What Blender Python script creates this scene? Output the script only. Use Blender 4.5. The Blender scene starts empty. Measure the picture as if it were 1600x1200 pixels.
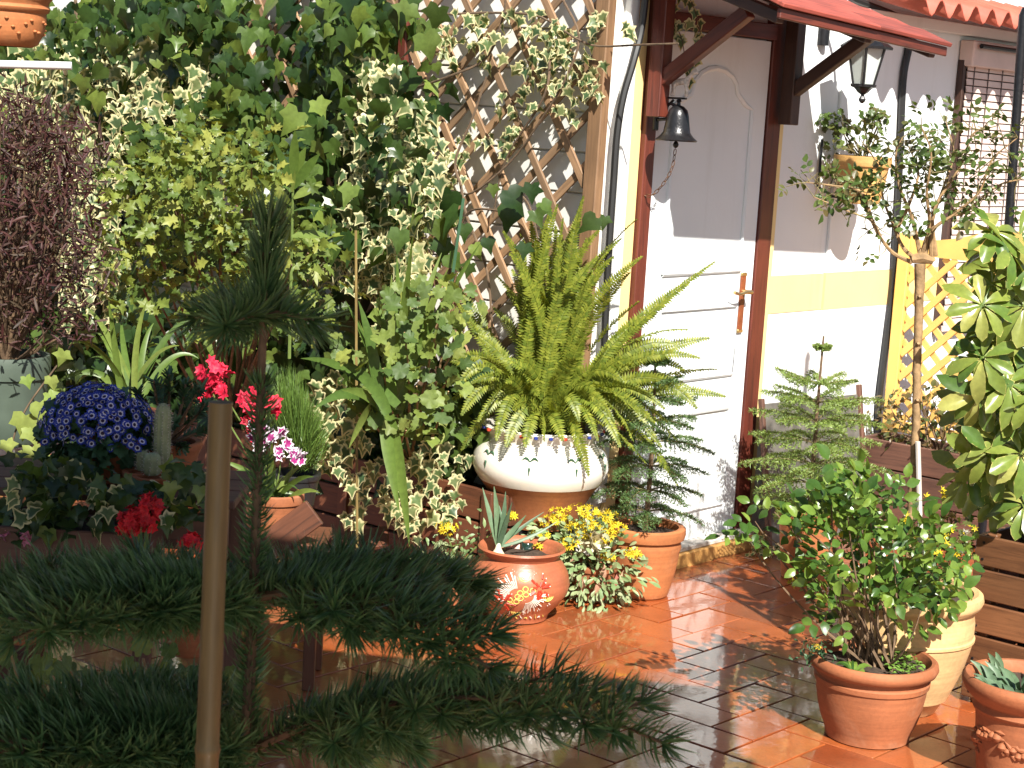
import bpy, math, random
import numpy as np
from mathutils import Matrix, Vector

random.seed(7)
rng = np.random.default_rng(7)
sc = bpy.context.scene
COL = sc.collection

# ------------------------------------------------------------------ camera
CAM_H = 1.75
PITCH = math.atan(430 / 2800.0)
ROLL = math.atan(0.06)
FPX = 2800.0                                   # focal length in photo pixels (1600 wide)
_f = np.array([0, math.cos(PITCH), -math.sin(PITCH)])
_u0 = np.array([0, math.sin(PITCH), math.cos(PITCH)])
_r0 = np.array([1.0, 0, 0])
RT = _r0 * math.cos(ROLL) + _u0 * math.sin(ROLL)
UP = _u0 * math.cos(ROLL) - _r0 * math.sin(ROLL)
CPOS = np.array([0, 0, CAM_H])
cd = bpy.data.cameras.new("camera")
cam = bpy.data.objects.new("camera", cd)
COL.objects.link(cam)
cam.matrix_world = Matrix(((RT[0], UP[0], -_f[0], 0), (RT[1], UP[1], -_f[1], 0), (RT[2], UP[2], -_f[2], CAM_H), (0, 0, 0, 1)))
cd.sensor_width = 36.0
cd.lens = 36.0 * FPX / 1600.0
cd.clip_start = 0.05
cd.clip_end = 500
cd.dof.use_dof = True
cd.dof.focus_distance = 5.8
cd.dof.aperture_fstop = 30.0
sc.camera = cam

# ------------------------------------------------------------------ sky, sun, exposure
SUN_EL = math.radians(44)
to_sun_h = np.array([0.278, -0.960, 0])
to_sun_h /= np.linalg.norm(to_sun_h)
to_sun = to_sun_h * math.cos(SUN_EL) + np.array([0, 0, math.sin(SUN_EL)])
world = bpy.data.worlds.new("World")
sc.world = world
world.use_nodes = True
wn = world.node_tree
bg = wn.nodes["Background"]
sky = wn.nodes.new("ShaderNodeTexSky")
sky.sky_type = 'NISHITA'
sky.sun_disc = False
sky.sun_elevation = SUN_EL
sky.sun_rotation = math.atan2(to_sun_h[0], to_sun_h[1])
wn.links.new(sky.outputs[0], bg.inputs[0])
bg.inputs[1].default_value = 0.056
sl = bpy.data.lights.new("sun", 'SUN')
sl.energy = 5.0
sl.angle = math.radians(0.5)
sl.color = (1.0, 0.955, 0.88)
sun = bpy.data.objects.new("sun", sl)
COL.objects.link(sun)
sun.rotation_euler = Vector(to_sun).to_track_quat('Z', 'Y').to_euler()
sun.location = (2, -6, 8)
sc.view_settings.view_transform = 'Standard'
sc.view_settings.look = 'None'
sc.view_settings.exposure = 1.1
sc.view_settings.gamma = 1.0
sc.cycles.use_denoising = True
sc.cycles.max_bounces = 6
sc.cycles.diffuse_bounces = 3
sc.cycles.glossy_bounces = 3
sc.cycles.transmission_bounces = 4
sc.cycles.transparent_max_bounces = 6

# ------------------------------------------------------------------ the house wall's own axes
TH = math.radians(40.855)
WU = np.array([math.sin(TH), math.cos(TH), 0])       # along the wall, to the right
WN = np.array([math.cos(TH), -math.sin(TH), 0])      # out of the wall
WZ = np.array([0, 0, 1.0])
D0 = np.array([0.952, 7.340, 0])                     # foot of the door's right jamb


def wp(u, n, z):
    return D0 + WU * u + WN * n + WZ * z


def ray(px, py):
    return _f * FPX + RT * (px - 800) - UP * (py - 600)


def G(px, py, z=0.0):
    d = ray(px, py)
    return CPOS + d * ((z - CAM_H) / d[2])


def P(px, py, Y):
    d = ray(px, py)
    return CPOS + d * (Y / d[1])


def W(px, py, off=0.0):
    d = ray(px, py)
    return CPOS + d * (np.dot(D0 + WN * off - CPOS, WN) / np.dot(d, WN))


def NU(px, py, u):
    d = ray(px, py)
    return CPOS + d * (np.dot(D0 + WU * u - CPOS, WU) / np.dot(d, WU))


def proj(p):
    v = np.asarray(p) - CPOS
    z = v @ _f
    return 800 + FPX * (v @ RT) / z, 600 - FPX * (v @ UP) / z


def unit(v):
    v = np.asarray(v, float)
    return v / (np.linalg.norm(v) + 1e-12)


# ------------------------------------------------------------------ materials
MATS = {}


def mat_base(name):
    m = bpy.data.materials.new(name)
    m.use_nodes = True
    nt = m.node_tree
    return m, nt, nt.nodes["Principled BSDF"], nt.nodes["Material Output"]


def nd(nt, typ, **kw):
    n = nt.nodes.new(typ)
    for k, v in kw.items():
        if k.startswith('i_'):
            n.inputs[k[2:]].default_value = v
        else:
            setattr(n, k, v)
    return n


def ramp(nt, fac, stops):
    r = nt.nodes.new("ShaderNodeValToRGB")
    e = r.color_ramp.elements
    while len(e) < len(stops):
        e.new(0.5)
    for i, (p, c) in enumerate(stops):
        e[i].position = p
        e[i].color = (*c, 1) if len(c) == 3 else c
    nt.links.new(fac, r.inputs[0])
    return r.outputs[0]


def mixc(nt, fac, a, b, typ='MIX'):
    n = nt.nodes.new("ShaderNodeMix")
    n.data_type = 'RGBA'
    n.blend_type = typ
    for idx, v in ((0, fac), (6, a), (7, b)):
        if hasattr(v, 'links'):
            nt.links.new(v, n.inputs[idx])
        else:
            n.inputs[idx].default_value = v if idx == 0 else ((*v, 1) if len(v) == 3 else v)
    return n.outputs[2]


def noise(nt, coord, scale, detail=4, rough=0.55, dist=0.0):
    n = nd(nt, "ShaderNodeTexNoise")
    n.inputs['Scale'].default_value = scale
    n.inputs['Detail'].default_value = detail
    n.inputs['Roughness'].default_value = rough
    n.inputs['Distortion'].default_value = dist
    if coord is not None:
        nt.links.new(coord, n.inputs['Vector'])
    return n.outputs['Fac']


def island_random(nt):
    oi = nd(nt, "ShaderNodeObjectInfo")
    ge = nd(nt, "ShaderNodeNewGeometry")
    a = nd(nt, "ShaderNodeMath", operation='ADD')
    nt.links.new(oi.outputs['Random'], a.inputs[0])
    nt.links.new(ge.outputs['Random Per Island'], a.inputs[1])
    f = nd(nt, "ShaderNodeMath", operation='FRACT')
    nt.links.new(a.outputs[0], f.inputs[0])
    return f.outputs[0]


def leaf_mat(name, cols, edge=None, rough=0.45, trans=0.3, edge_at=(0.55, 0.8), spec=0.5, spots=None):
    """cols: list of colours over the per-leaf random; edge: colour of the leaf margin"""
    m, nt, bs, out = mat_base(name)
    rnd = island_random(nt)
    c = ramp(nt, rnd, [(i / max(1, len(cols) - 1), cc) for i, cc in enumerate(cols)])
    at = nd(nt, "ShaderNodeAttribute", attribute_name='edge')
    geo = nd(nt, "ShaderNodeNewGeometry")
    nz = noise(nt, geo.outputs['Position'], 60, 3)
    c = mixc(nt, 0.35, c, ramp(nt, nz, [(0.3, (0.35, 0.35, 0.35)), (0.7, (1.15, 1.15, 1.1))]), 'MULTIPLY')
    if edge is not None:
        ad = nd(nt, "ShaderNodeMath", operation='MULTIPLY_ADD')
        nt.links.new(nz, ad.inputs[0])
        ad.inputs[1].default_value = 0.5
        sub = nd(nt, "ShaderNodeMath", operation='ADD')
        nt.links.new(at.outputs['Fac'], ad.inputs[2])
        nt.links.new(ad.outputs[0], sub.inputs[0])
        sub.inputs[1].default_value = -0.25
        ef = ramp(nt, sub.outputs[0], [(edge_at[0], (0, 0, 0)), (edge_at[1], (1, 1, 1))])
        c = mixc(nt, ef, c, edge)
    nt.links.new(c, bs.inputs['Base Color'])
    bs.inputs['Roughness'].default_value = rough
    bs.inputs['Specular IOR Level'].default_value = spec
    if trans > 0:
        tr = nd(nt, "ShaderNodeBsdfTranslucent")
        tc = mixc(nt, 1.0, c, (1.5, 1.35, 0.6), 'MULTIPLY')
        nt.links.new(tc, tr.inputs['Color'])
        mx = nd(nt, "ShaderNodeMixShader")
        mx.inputs[0].default_value = trans
        nt.links.new(bs.outputs[0], mx.inputs[1])
        nt.links.new(tr.outputs[0], mx.inputs[2])
        nt.links.new(mx.outputs[0], out.inputs['Surface'])
    return m


def radial_mat(name, stops, rough=0.6, trans=0.2):
    """petal colours by the 'edge' attribute: 0 in the middle, 1 at the rim"""
    m, nt, bs, out = mat_base(name)
    at = nd(nt, "ShaderNodeAttribute", attribute_name='edge')
    c = ramp(nt, at.outputs['Fac'], stops)
    rnd = island_random(nt)
    c = mixc(nt, 1.0, c, ramp(nt, rnd, [(0, (0.65, 0.65, 0.7)), (1, (1.15, 1.1, 1.1))]), 'MULTIPLY')
    nt.links.new(c, bs.inputs['Base Color'])
    bs.inputs['Roughness'].default_value = rough
    tr = nd(nt, "ShaderNodeBsdfTranslucent")
    nt.links.new(c, tr.inputs['Color'])
    mx = nd(nt, "ShaderNodeMixShader")
    mx.inputs[0].default_value = trans
    nt.links.new(bs.outputs[0], mx.inputs[1])
    nt.links.new(tr.outputs[0], mx.inputs[2])
    nt.links.new(mx.outputs[0], out.inputs['Surface'])
    return m


def plain_mat(name, col, rough=0.5, metal=0.0, var=0.25, scale=8, bump=0.0, bscale=60, coat=0.0, spec=0.5, detail=5, stretch=None):
    m, nt, bs, out = mat_base(name)
    tc = nd(nt, "ShaderNodeTexCoord")
    co = tc.outputs['Object']
    if stretch:
        mp = nd(nt, "ShaderNodeMapping")
        mp.inputs['Scale'].default_value = stretch
        nt.links.new(co, mp.inputs['Vector'])
        co = mp.outputs[0]
    f = noise(nt, co, scale, detail)
    lo = tuple(x * (1 - var) for x in col)
    hi = tuple(min(1, x * (1 + var * 0.7)) for x in col)
    c = ramp(nt, f, [(0.3, lo), (0.7, hi)])
    nt.links.new(c, bs.inputs['Base Color'])
    bs.inputs['Roughness'].default_value = rough
    bs.inputs['Metallic'].default_value = metal
    bs.inputs['Coat Weight'].default_value = coat
    bs.inputs['Specular IOR Level'].default_value = spec
    if bump:
        b = nd(nt, "ShaderNodeBump")
        b.inputs['Strength'].default_value = bump
        b.inputs['Distance'].default_value = 0.004
        nt.links.new(noise(nt, co, bscale, 5), b.inputs['Height'])
        nt.links.new(b.outputs[0], bs.inputs['Normal'])
    return m


def terracotta_mat(name, col, pale, rough=0.75, pale_amt=0.35):
    """fired clay: throwing rings, pale lime bloom, darker stains"""
    m, nt, bs, out = mat_base(name)
    tc = nd(nt, "ShaderNodeTexCoord")
    co = tc.outputs['Object']
    f1 = noise(nt, co, 7, 6, 0.6)
    mp = nd(nt, "ShaderNodeMapping")
    mp.inputs['Scale'].default_value = (1.5, 1.5, 45)
    nt.links.new(co, mp.inputs['Vector'])
    rings = noise(nt, mp.outputs[0], 2.0, 3)
    f2 = noise(nt, co, 2.6, 5, 0.7, 0.5)
    f3 = noise(nt, co, 90, 3)
    c = ramp(nt, f1, [(0.25, tuple(x * 0.72 for x in col)), (0.75, tuple(min(1, x * 1.15) for x in col))])
    c = mixc(nt, 0.3, c, ramp(nt, rings, [(0.35, (0.6, 0.55, 0.5)), (0.65, (1.2, 1.2, 1.2))]), 'MULTIPLY')
    pf = ramp(nt, f2, [(0.52, (0, 0, 0)), (0.72, (pale_amt,) * 3)])
    c = mixc(nt, pf, c, pale)
    c = mixc(nt, 0.25, c, ramp(nt, f3, [(0.3, (0.6, 0.6, 0.6)), (0.6, (1.1, 1.1, 1.1))]), 'MULTIPLY')
    nt.links.new(c, bs.inputs['Base Color'])
    bs.inputs['Roughness'].default_value = rough
    b = nd(nt, "ShaderNodeBump")
    b.inputs['Strength'].default_value = 0.35
    b.inputs['Distance'].default_value = 0.003
    nt.links.new(mixc(nt, 0.5, rings, f3), b.inputs['Height'])
    nt.links.new(b.outputs[0], bs.inputs['Normal'])
    return m


def wood_mat(name, col, dark, rough=0.6, scale=1.0, coat=0.0):
    """grain runs along the local X axis of each piece"""
    m, nt, bs, out = mat_base(name)
    tc = nd(nt, "ShaderNodeTexCoord")
    oi = nd(nt, "ShaderNodeObjectInfo")
    cx = nd(nt, "ShaderNodeCombineXYZ")
    mu = nd(nt, "ShaderNodeMath", operation='MULTIPLY')
    nt.links.new(oi.outputs['Random'], mu.inputs[0])
    mu.inputs[1].default_value = 37.0
    for i in range(3):
        nt.links.new(mu.outputs[0], cx.inputs[i])
    va = nd(nt, "ShaderNodeVectorMath", operation='ADD')
    nt.links.new(tc.outputs['Object'], va.inputs[0])
    nt.links.new(cx.outputs[0], va.inputs[1])
    mp = nd(nt, "ShaderNodeMapping")
    mp.inputs['Scale'].default_value = (4 * scale, 60 * scale, 60 * scale)
    nt.links.new(va.outputs[0], mp.inputs['Vector'])
    g = noise(nt, mp.outputs[0], 1.0, 6, 0.65, 0.8)
    big = noise(nt, va.outputs[0], 5.0, 3)
    c = ramp(nt, g, [(0.28, dark), (0.5, col), (0.75, tuple(min(1, x * 1.3) for x in col))])
    c = mixc(nt, 0.5, c, ramp(nt, big, [(0.3, (0.55, 0.55, 0.55)), (0.7, (1.15, 1.15, 1.15))]), 'MULTIPLY')
    sh = ramp(nt, oi.outputs['Random'], [(0, (0.75, 0.75, 0.75)), (1, (1.15, 1.1, 1.05))])
    c = mixc(nt, 1.0, c, sh, 'MULTIPLY')
    nt.links.new(c, bs.inputs['Base Color'])
    bs.inputs['Roughness'].default_value = rough
    bs.inputs['Coat Weight'].default_value = coat
    bs.inputs['Coat Roughness'].default_value = 0.3
    b = nd(nt, "ShaderNodeBump")
    b.inputs['Strength'].default_value = 0.3
    b.inputs['Distance'].default_value = 0.002
    nt.links.new(g, b.inputs['Height'])
    nt.links.new(b.outputs[0], bs.inputs['Normal'])
    return m


def tile_mat():
    m, nt, bs, out = mat_base("wet_terracotta_tile")
    geo = nd(nt, "ShaderNodeNewGeometry")
    co = geo.outputs['Position']
    rnd = island_random(nt)
    tone = ramp(nt, rnd, [(0, (0.24, 0.05, 0.011)), (0.3, (0.34, 0.078, 0.016)), (0.55, (0.28, 0.062, 0.013)), (0.8, (0.37, 0.095, 0.022)), (1, (0.22, 0.058, 0.018))])
    f1 = noise(nt, co, 9, 6, 0.65)
    c = mixc(nt, 0.55, tone, ramp(nt, f1, [(0.3, (0.55, 0.5, 0.45)), (0.7, (1.3, 1.25, 1.2))]), 'MULTIPLY')
    f2 = noise(nt, co, 120, 3, 0.6)
    c = mixc(nt, 0.4, c, ramp(nt, f2, [(0.32, (0.35, 0.33, 0.3)), (0.5, (1, 1, 1))]), 'MULTIPLY')
    wet = noise(nt, co, 2.6, 4, 0.6, 0.4)
    c = mixc(nt, ramp(nt, wet, [(0.45, (0.0,) * 3), (0.65, (0.18,) * 3)]), c, (0.34, 0.18, 0.09))
    nt.links.new(c, bs.inputs['Base Color'])
    bs.inputs['Roughness'].default_value = 0.5
    cw = nd(nt, "ShaderNodeRGBToBW")
    nt.links.new(ramp(nt, wet, [(0.45, (1, 1, 1)), (0.8, (0.6, 0.6, 0.6))]), cw.inputs[0])
    nt.links.new(cw.outputs[0], bs.inputs['Coat Weight'])
    bs.inputs['Coat IOR'].default_value = 1.62
    cr = nd(nt, "ShaderNodeRGBToBW")
    fr = noise(nt, co, 6, 5, 0.7)
    nt.links.new(ramp(nt, fr, [(0.35, (0.02,) * 3), (0.7, (0.10,) * 3)]), cr.inputs[0])
    nt.links.new(cr.outputs[0], bs.inputs['Coat Roughness'])
    b = nd(nt, "ShaderNodeBump")
    b.inputs['Strength'].default_value = 0.35
    b.inputs['Distance'].default_value = 0.003
    nt.links.new(noise(nt, co, 45, 4), b.inputs['Height'])
    nt.links.new(b.outputs[0], bs.inputs['Normal'])
    b2 = nd(nt, "ShaderNodeBump")
    b2.inputs['Strength'].default_value = 0.22
    b2.inputs['Distance'].default_value = 0.003
    nt.links.new(noise(nt, co, 11, 3), b2.inputs['Height'])
    nt.links.new(b2.outputs[0], bs.inputs['Coat Normal'])
    return m


def wall_mat(name, col, dirt=0.12):
    m, nt, bs, out = mat_base(name)
    geo = nd(nt, "ShaderNodeNewGeometry")
    co = geo.outputs['Position']
    mp = nd(nt, "ShaderNodeMapping")
    mp.inputs['Scale'].default_value = (9, 9, 0.8)
    nt.links.new(co, mp.inputs['Vector'])
    st = noise(nt, mp.outputs[0], 1.0, 5, 0.65)
    f = noise(nt, co, 3, 5, 0.6)
    c = mixc(nt, 1.0, col, ramp(nt, f, [(0.3, (1 - dirt,) * 3), (0.65, (1, 1, 1))]), 'MULTIPLY')
    c = mixc(nt, 1.0, c, ramp(nt, st, [(0.25, (1 - dirt * 1.2, 1 - dirt * 1.3, 1 - dirt * 1.5)), (0.45, (1, 1, 1))]), 'MULTIPLY')
    nt.links.new(c, bs.inputs['Base Color'])
    bs.inputs['Roughness'].default_value = 0.6
    b = nd(nt, "ShaderNodeBump")
    b.inputs['Strength'].default_value = 0.18
    b.inputs['Distance'].default_value = 0.003
    nt.links.new(noise(nt, co, 70, 5), b.inputs['Height'])
    nt.links.new(b.outputs[0], bs.inputs['Normal'])
    return m


M = {}
M['tile'] = tile_mat()
M['mortar'] = plain_mat("tile_joint_mortar", (0.055, 0.038, 0.03), 0.6, var=0.6, scale=14, bump=0.3)
M['white'] = wall_mat("white_wall_paint", (0.76, 0.785, 0.785), 0.06)
M['siding'] = wall_mat("cream_siding_paint", (0.78, 0.76, 0.70), 0.12)
M['doorwhite'] = wall_mat("white_door_paint", (0.75, 0.785, 0.79), 0.05)
M['yellow'] = wall_mat("yellow_wall_paint", (0.80, 0.60, 0.27), 0.08)
M['ochre'] = wall_mat("ochre_step_paint", (0.62, 0.33, 0.10), 0.35)
M['stone'] = plain_mat("pale_sill_stone", (0.5, 0.46, 0.42), 0.6, var=0.3, scale=20, bump=0.3)
M['redwood'] = wood_mat("red_brown_painted_wood", (0.15, 0.034, 0.02), (0.07, 0.018, 0.012), 0.45)
M['darkwood'] = wood_mat("dark_brown_stained_wood", (0.06, 0.028, 0.018), (0.03, 0.014, 0.01), 0.5)
M['shingle'] = wood_mat("red_painted_roof_board", (0.33, 0.07, 0.048), (0.12, 0.032, 0.024), 0.75)
M['trellis'] = wood_mat("weathered_brown_lath", (0.29, 0.18, 0.10), (0.15, 0.09, 0.05), 0.65)
M['postwood'] = wood_mat("weathered_brown_post", (0.30, 0.17, 0.085), (0.17, 0.09, 0.045), 0.65)
M['planter'] = wood_mat("reddish_brown_planter_wood", (0.125, 0.045, 0.022), (0.05, 0.02, 0.011), 0.5, coat=0.15)
M['oldplanter'] = wood_mat("dark_weathered_planter_wood", (0.13, 0.062, 0.042), (0.06, 0.03, 0.022), 0.65)
M['crate'] = wood_mat("varnished_brown_crate_wood", (0.17, 0.075, 0.034), (0.08, 0.034, 0.017), 0.45, coat=0.2)
M['yellowwood'] = plain_mat("yellow_painted_lattice_wood", (0.74, 0.44, 0.12), 0.55, var=0.12, scale=9)
M['terracotta'] = terracotta_mat("terracotta_clay", (0.36, 0.12, 0.046), (0.50, 0.32, 0.21))
M['terracotta2'] = terracotta_mat("orange_terracotta_clay", (0.43, 0.15, 0.048), (0.62, 0.38, 0.22), pale_amt=0.2)
M['palepot'] = terracotta_mat("pale_yellow_clay", (0.66, 0.42, 0.19), (0.75, 0.58, 0.36))
M['paintedpot'] = terracotta_mat("smooth_red_clay", (0.40, 0.125, 0.058), (0.5, 0.2, 0.1), 0.35, 0.1)
M['glaze'] = plain_mat("white_pot_glaze", (0.78, 0.74, 0.64), 0.15, var=0.05, coat=0.6)
M['brownclay'] = terracotta_mat("brown_pot_clay", (0.36, 0.13, 0.052), (0.4, 0.2, 0.1), 0.5, 0.1)
M['soil'] = plain_mat("dark_potting_soil", (0.055, 0.035, 0.022), 0.95, var=0.6, scale=60, bump=1.0, bscale=120)
M['blackiron'] = plain_mat("black_painted_iron", (0.018, 0.018, 0.02), 0.32, metal=0.3, var=0.3, scale=60, bump=0.25, bscale=150)
M['rust'] = plain_mat("rusty_chain_iron", (0.15, 0.075, 0.04), 0.6, metal=0.5, var=0.4, scale=80)
M['brass'] = plain_mat("brass", (0.65, 0.46, 0.2), 0.3, metal=0.9, var=0.15)
M['plate'] = wood_mat("red_brown_handle_plate", (0.26, 0.075, 0.03), (0.16, 0.045, 0.02), 0.35)
M['blackrubber'] = plain_mat("black_cable_rubber", (0.02, 0.02, 0.02), 0.45, var=0.2)
M['roofred'] = plain_mat("red_corrugated_sheet", (0.44, 0.10, 0.06), 0.6, var=0.3, scale=6, bump=0.2)
M['blind'] = plain_mat("pinkish_blind_slat", (0.66, 0.52, 0.46), 0.6, var=0.12, scale=7)
M['blindcord'] = plain_mat("grey_brown_blind_cord", (0.10, 0.075, 0.07), 0.7)
M['slate'] = plain_mat("grey_weathered_board", (0.12, 0.115, 0.10), 0.6, var=0.85, scale=7, bump=0.4, bscale=30)
M['bamboo'] = plain_mat("bamboo_cane", (0.21, 0.15, 0.055), 0.4, var=0.35, scale=6, stretch=(14, 14, 1.2), bump=0.15, bscale=12)
M['greystake'] = plain_mat("pale_grey_stake", (0.55, 0.50, 0.44), 0.6, var=0.25)
M['bark'] = plain_mat("brown_bark", (0.16, 0.10, 0.055), 0.85, var=0.5, scale=30, bump=0.8, bscale=60)
M['rosebark'] = plain_mat("tan_rose_bark", (0.30, 0.19, 0.09), 0.8, var=0.45, scale=30, bump=0.8, bscale=60)
M['stem'] = plain_mat("green_brown_stem", (0.16, 0.13, 0.05), 0.7, var=0.4, scale=30)
M['vine'] = plain_mat("dry_brown_vine", (0.13, 0.085, 0.05), 0.85, var=0.4, scale=40)
M['greenstem'] = plain_mat("fresh_green_stem", (0.14, 0.20, 0.05), 0.5, var=0.3, scale=30)
M['greenplastic'] = plain_mat("grey_green_plastic_pot", (0.075, 0.10, 0.075), 0.45, var=0.25)
M['blackplastic'] = plain_mat("black_plastic_pot", (0.02, 0.02, 0.02), 0.4, var=0.2)
M['bottle'] = plain_mat("dark_green_bottle_glass", (0.012, 0.03, 0.02), 0.06, var=0.1, coat=1.0)
M['whitepipe'] = plain_mat("white_enamel_tube", (0.75, 0.76, 0.75), 0.35, var=0.08)
M['goatwhite'] = plain_mat("painted_white_iron", (0.66, 0.58, 0.5), 0.5, var=0.55, scale=55)
M['paintwhite'] = plain_mat("white_relief_paint", (0.75, 0.70, 0.60), 0.4, var=0.05)
M['paintyellow'] = plain_mat("yellow_relief_paint", (0.72, 0.58, 0.14), 0.4, var=0.1)
M['paintred'] = plain_mat("red_brushed_paint", (0.50, 0.045, 0.02), 0.4, var=0.2)
M['paintgreen'] = plain_mat("dark_green_glaze_paint", (0.05, 0.11, 0.06), 0.2, var=0.2)
M['paintblue'] = plain_mat("blue_glaze_paint", (0.03, 0.05, 0.26), 0.2, var=0.2)
M['cactus'] = plain_mat("pale_green_cactus_skin", (0.26, 0.29, 0.16), 0.8, var=0.25, scale=40)
M['bulb'] = plain_mat("cream_flower_bulb", (0.75, 0.68, 0.48), 0.35, var=0.15, stretch=(20, 20, 1), scale=2)
# frosted lantern glass
_m, _nt, _bs, _o = mat_base("frosted_lantern_glass")
_bs.inputs['Base Color'].default_value = (0.80, 0.86, 0.82, 1)
_bs.inputs['Roughness'].default_value = 0.35
_bs.inputs['Transmission Weight'].default_value = 0.45
M['frosted'] = _m

L = {}
L['ivy'] = leaf_mat("green_ivy_leaf", [(0.014, 0.036, 0.010), (0.024, 0.055, 0.014), (0.045, 0.09, 0.02), (0.03, 0.065, 0.02), (0.10, 0.165, 0.03), (0.02, 0.045, 0.012), (0.19, 0.26, 0.05), (0.06, 0.11, 0.03)], rough=0.33)
L['vivy'] = leaf_mat("cream_edged_ivy_leaf", [(0.07, 0.13, 0.05), (0.13, 0.20, 0.07), (0.05, 0.10, 0.04), (0.22, 0.26, 0.10)], edge=(0.62, 0.58, 0.32), rough=0.45, edge_at=(0.5, 0.82))
L['shrub'] = leaf_mat("light_green_shrub_leaf", [(0.05, 0.09, 0.015), (0.11, 0.17, 0.03), (0.22, 0.27, 0.045), (0.07, 0.12, 0.02), (0.32, 0.34, 0.07), (0.14, 0.20, 0.035)], rough=0.5, trans=0.3)
L['geranium'] = leaf_mat("fresh_geranium_leaf", [(0.06, 0.11, 0.025), (0.11, 0.17, 0.035), (0.20, 0.26, 0.05), (0.08, 0.13, 0.04), (0.29, 0.33, 0.07)], rough=0.55, trans=0.3)
L['purple'] = leaf_mat("purple_bronze_leaf", [(0.035, 0.014, 0.012), (0.07, 0.018, 0.018), (0.035, 0.02, 0.012), (0.085, 0.026, 0.022), (0.05, 0.035, 0.016)], rough=0.6, trans=0.2)
L['strap'] = leaf_mat("strap_leaf_green", [(0.07, 0.13, 0.025), (0.12, 0.19, 0.035), (0.18, 0.23, 0.05)], rough=0.4, trans=0.25)
L['fern'] = leaf_mat("yellow_green_fern", [(0.11, 0.16, 0.02), (0.20, 0.25, 0.03), (0.31, 0.34, 0.045), (0.15, 0.20, 0.025)], rough=0.45, trans=0.35)
L['rose'] = leaf_mat("glossy_rose_leaf", [(0.035, 0.085, 0.018), (0.07, 0.15, 0.025), (0.15, 0.25, 0.04), (0.22, 0.32, 0.055)], rough=0.3, trans=0.35)
L['rosetree'] = leaf_mat("dark_rose_tree_leaf", [(0.05, 0.09, 0.02), (0.085, 0.14, 0.03), (0.12, 0.17, 0.04), (0.13, 0.10, 0.04)], rough=0.4, trans=0.3)
L['schefflera'] = leaf_mat("yellow_blotched_umbrella_leaf", [(0.07, 0.14, 0.025), (0.14, 0.22, 0.04), (0.24, 0.29, 0.055), (0.10, 0.18, 0.03), (0.38, 0.38, 0.10)], edge=(0.50, 0.46, 0.14), rough=0.28, trans=0.25, edge_at=(0.98, 1.3))
L['needle'] = leaf_mat("dark_blue_green_needle", [(0.05, 0.13, 0.05), (0.08, 0.18, 0.06), (0.13, 0.25, 0.085), (0.07, 0.15, 0.07)], edge=(0.20, 0.32, 0.13), rough=0.4, trans=0.15, edge_at=(0.5, 1.1))
L['pine'] = leaf_mat("fresh_green_pine_needle", [(0.14, 0.22, 0.05), (0.20, 0.29, 0.06), (0.26, 0.34, 0.08)], rough=0.5, trans=0.2)
L['pinedark'] = leaf_mat("deep_green_pine_needle", [(0.06, 0.12, 0.04), (0.09, 0.16, 0.045), (0.12, 0.20, 0.06)], rough=0.5, trans=0.2)
L['succulent'] = leaf_mat("blue_green_succulent_leaf", [(0.04, 0.10, 0.045), (0.065, 0.14, 0.06), (0.05, 0.12, 0.06)], rough=0.5, trans=0.1)
L['sedum'] = leaf_mat("pale_sedum_leaf", [(0.22, 0.30, 0.13), (0.30, 0.36, 0.18), (0.16, 0.25, 0.10), (0.20, 0.29, 0.11), (0.34, 0.36, 0.20)], rough=0.5, trans=0.15)
L['sedumred'] = leaf_mat("red_tipped_sedum_leaf", [(0.50, 0.10, 0.11), (0.55, 0.42, 0.26), (0.42, 0.07, 0.08)], rough=0.4, trans=0.15)
L['bluegreen'] = leaf_mat("blue_green_bulb_leaf", [(0.10, 0.17, 0.10), (0.14, 0.22, 0.12), (0.12, 0.20, 0.12)], rough=0.45, trans=0.2)
L['grass'] = leaf_mat("fine_grass_blade", [(0.09, 0.17, 0.03), (0.14, 0.23, 0.04)], rough=0.5, trans=0.2)
L['clover'] = leaf_mat("bright_clover_leaf", [(0.16, 0.32, 0.05), (0.22, 0.38, 0.07)], rough=0.5, trans=0.3)
L['dryleaf'] = leaf_mat("yellowed_ivy_leaf", [(0.62, 0.40, 0.03), (0.60, 0.36, 0.03)], rough=0.5)
L['darkshrub'] = leaf_mat("dark_bronze_shrub_leaf", [(0.05, 0.075, 0.02), (0.10, 0.11, 0.03), (0.13, 0.08, 0.03), (0.07, 0.10, 0.025)], rough=0.4, trans=0.25)
L['daisy'] = radial_mat("blue_daisy_petal", [(0.0, (0.02, 0.005, 0.03)), (0.28, (0.03, 0.008, 0.05)), (0.34, (0.72, 0.70, 0.76)), (0.52, (0.70, 0.68, 0.78)), (0.62, (0.035, 0.07, 0.45)), (1.0, (0.02, 0.04, 0.33))])
L['redflower'] = radial_mat("crimson_petal", [(0.0, (0.35, 0.01, 0.03)), (0.4, (0.62, 0.012, 0.05)), (1.0, (0.70, 0.02, 0.06))])
L['scarlet'] = radial_mat("scarlet_petal", [(0.0, (0.40, 0.005, 0.01)), (0.4, (0.68, 0.012, 0.02)), (1.0, (0.74, 0.02, 0.03))])
L['pinkflower'] = radial_mat("pink_petal", [(0.0, (0.6, 0.1, 0.2)), (1.0, (0.75, 0.32, 0.45))])
L['purpleflower'] = radial_mat("white_edged_purple_petal", [(0.0, (0.25, 0.01, 0.12)), (0.62, (0.34, 0.02, 0.18)), (0.74, (0.74, 0.68, 0.72)), (1.0, (0.78, 0.74, 0.76))])
L['yellowflower'] = radial_mat("yellow_petal", [(0.0, (0.62, 0.42, 0.01)), (0.5, (0.78, 0.62, 0.02)), (1.0, (0.80, 0.66, 0.03))])
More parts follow.
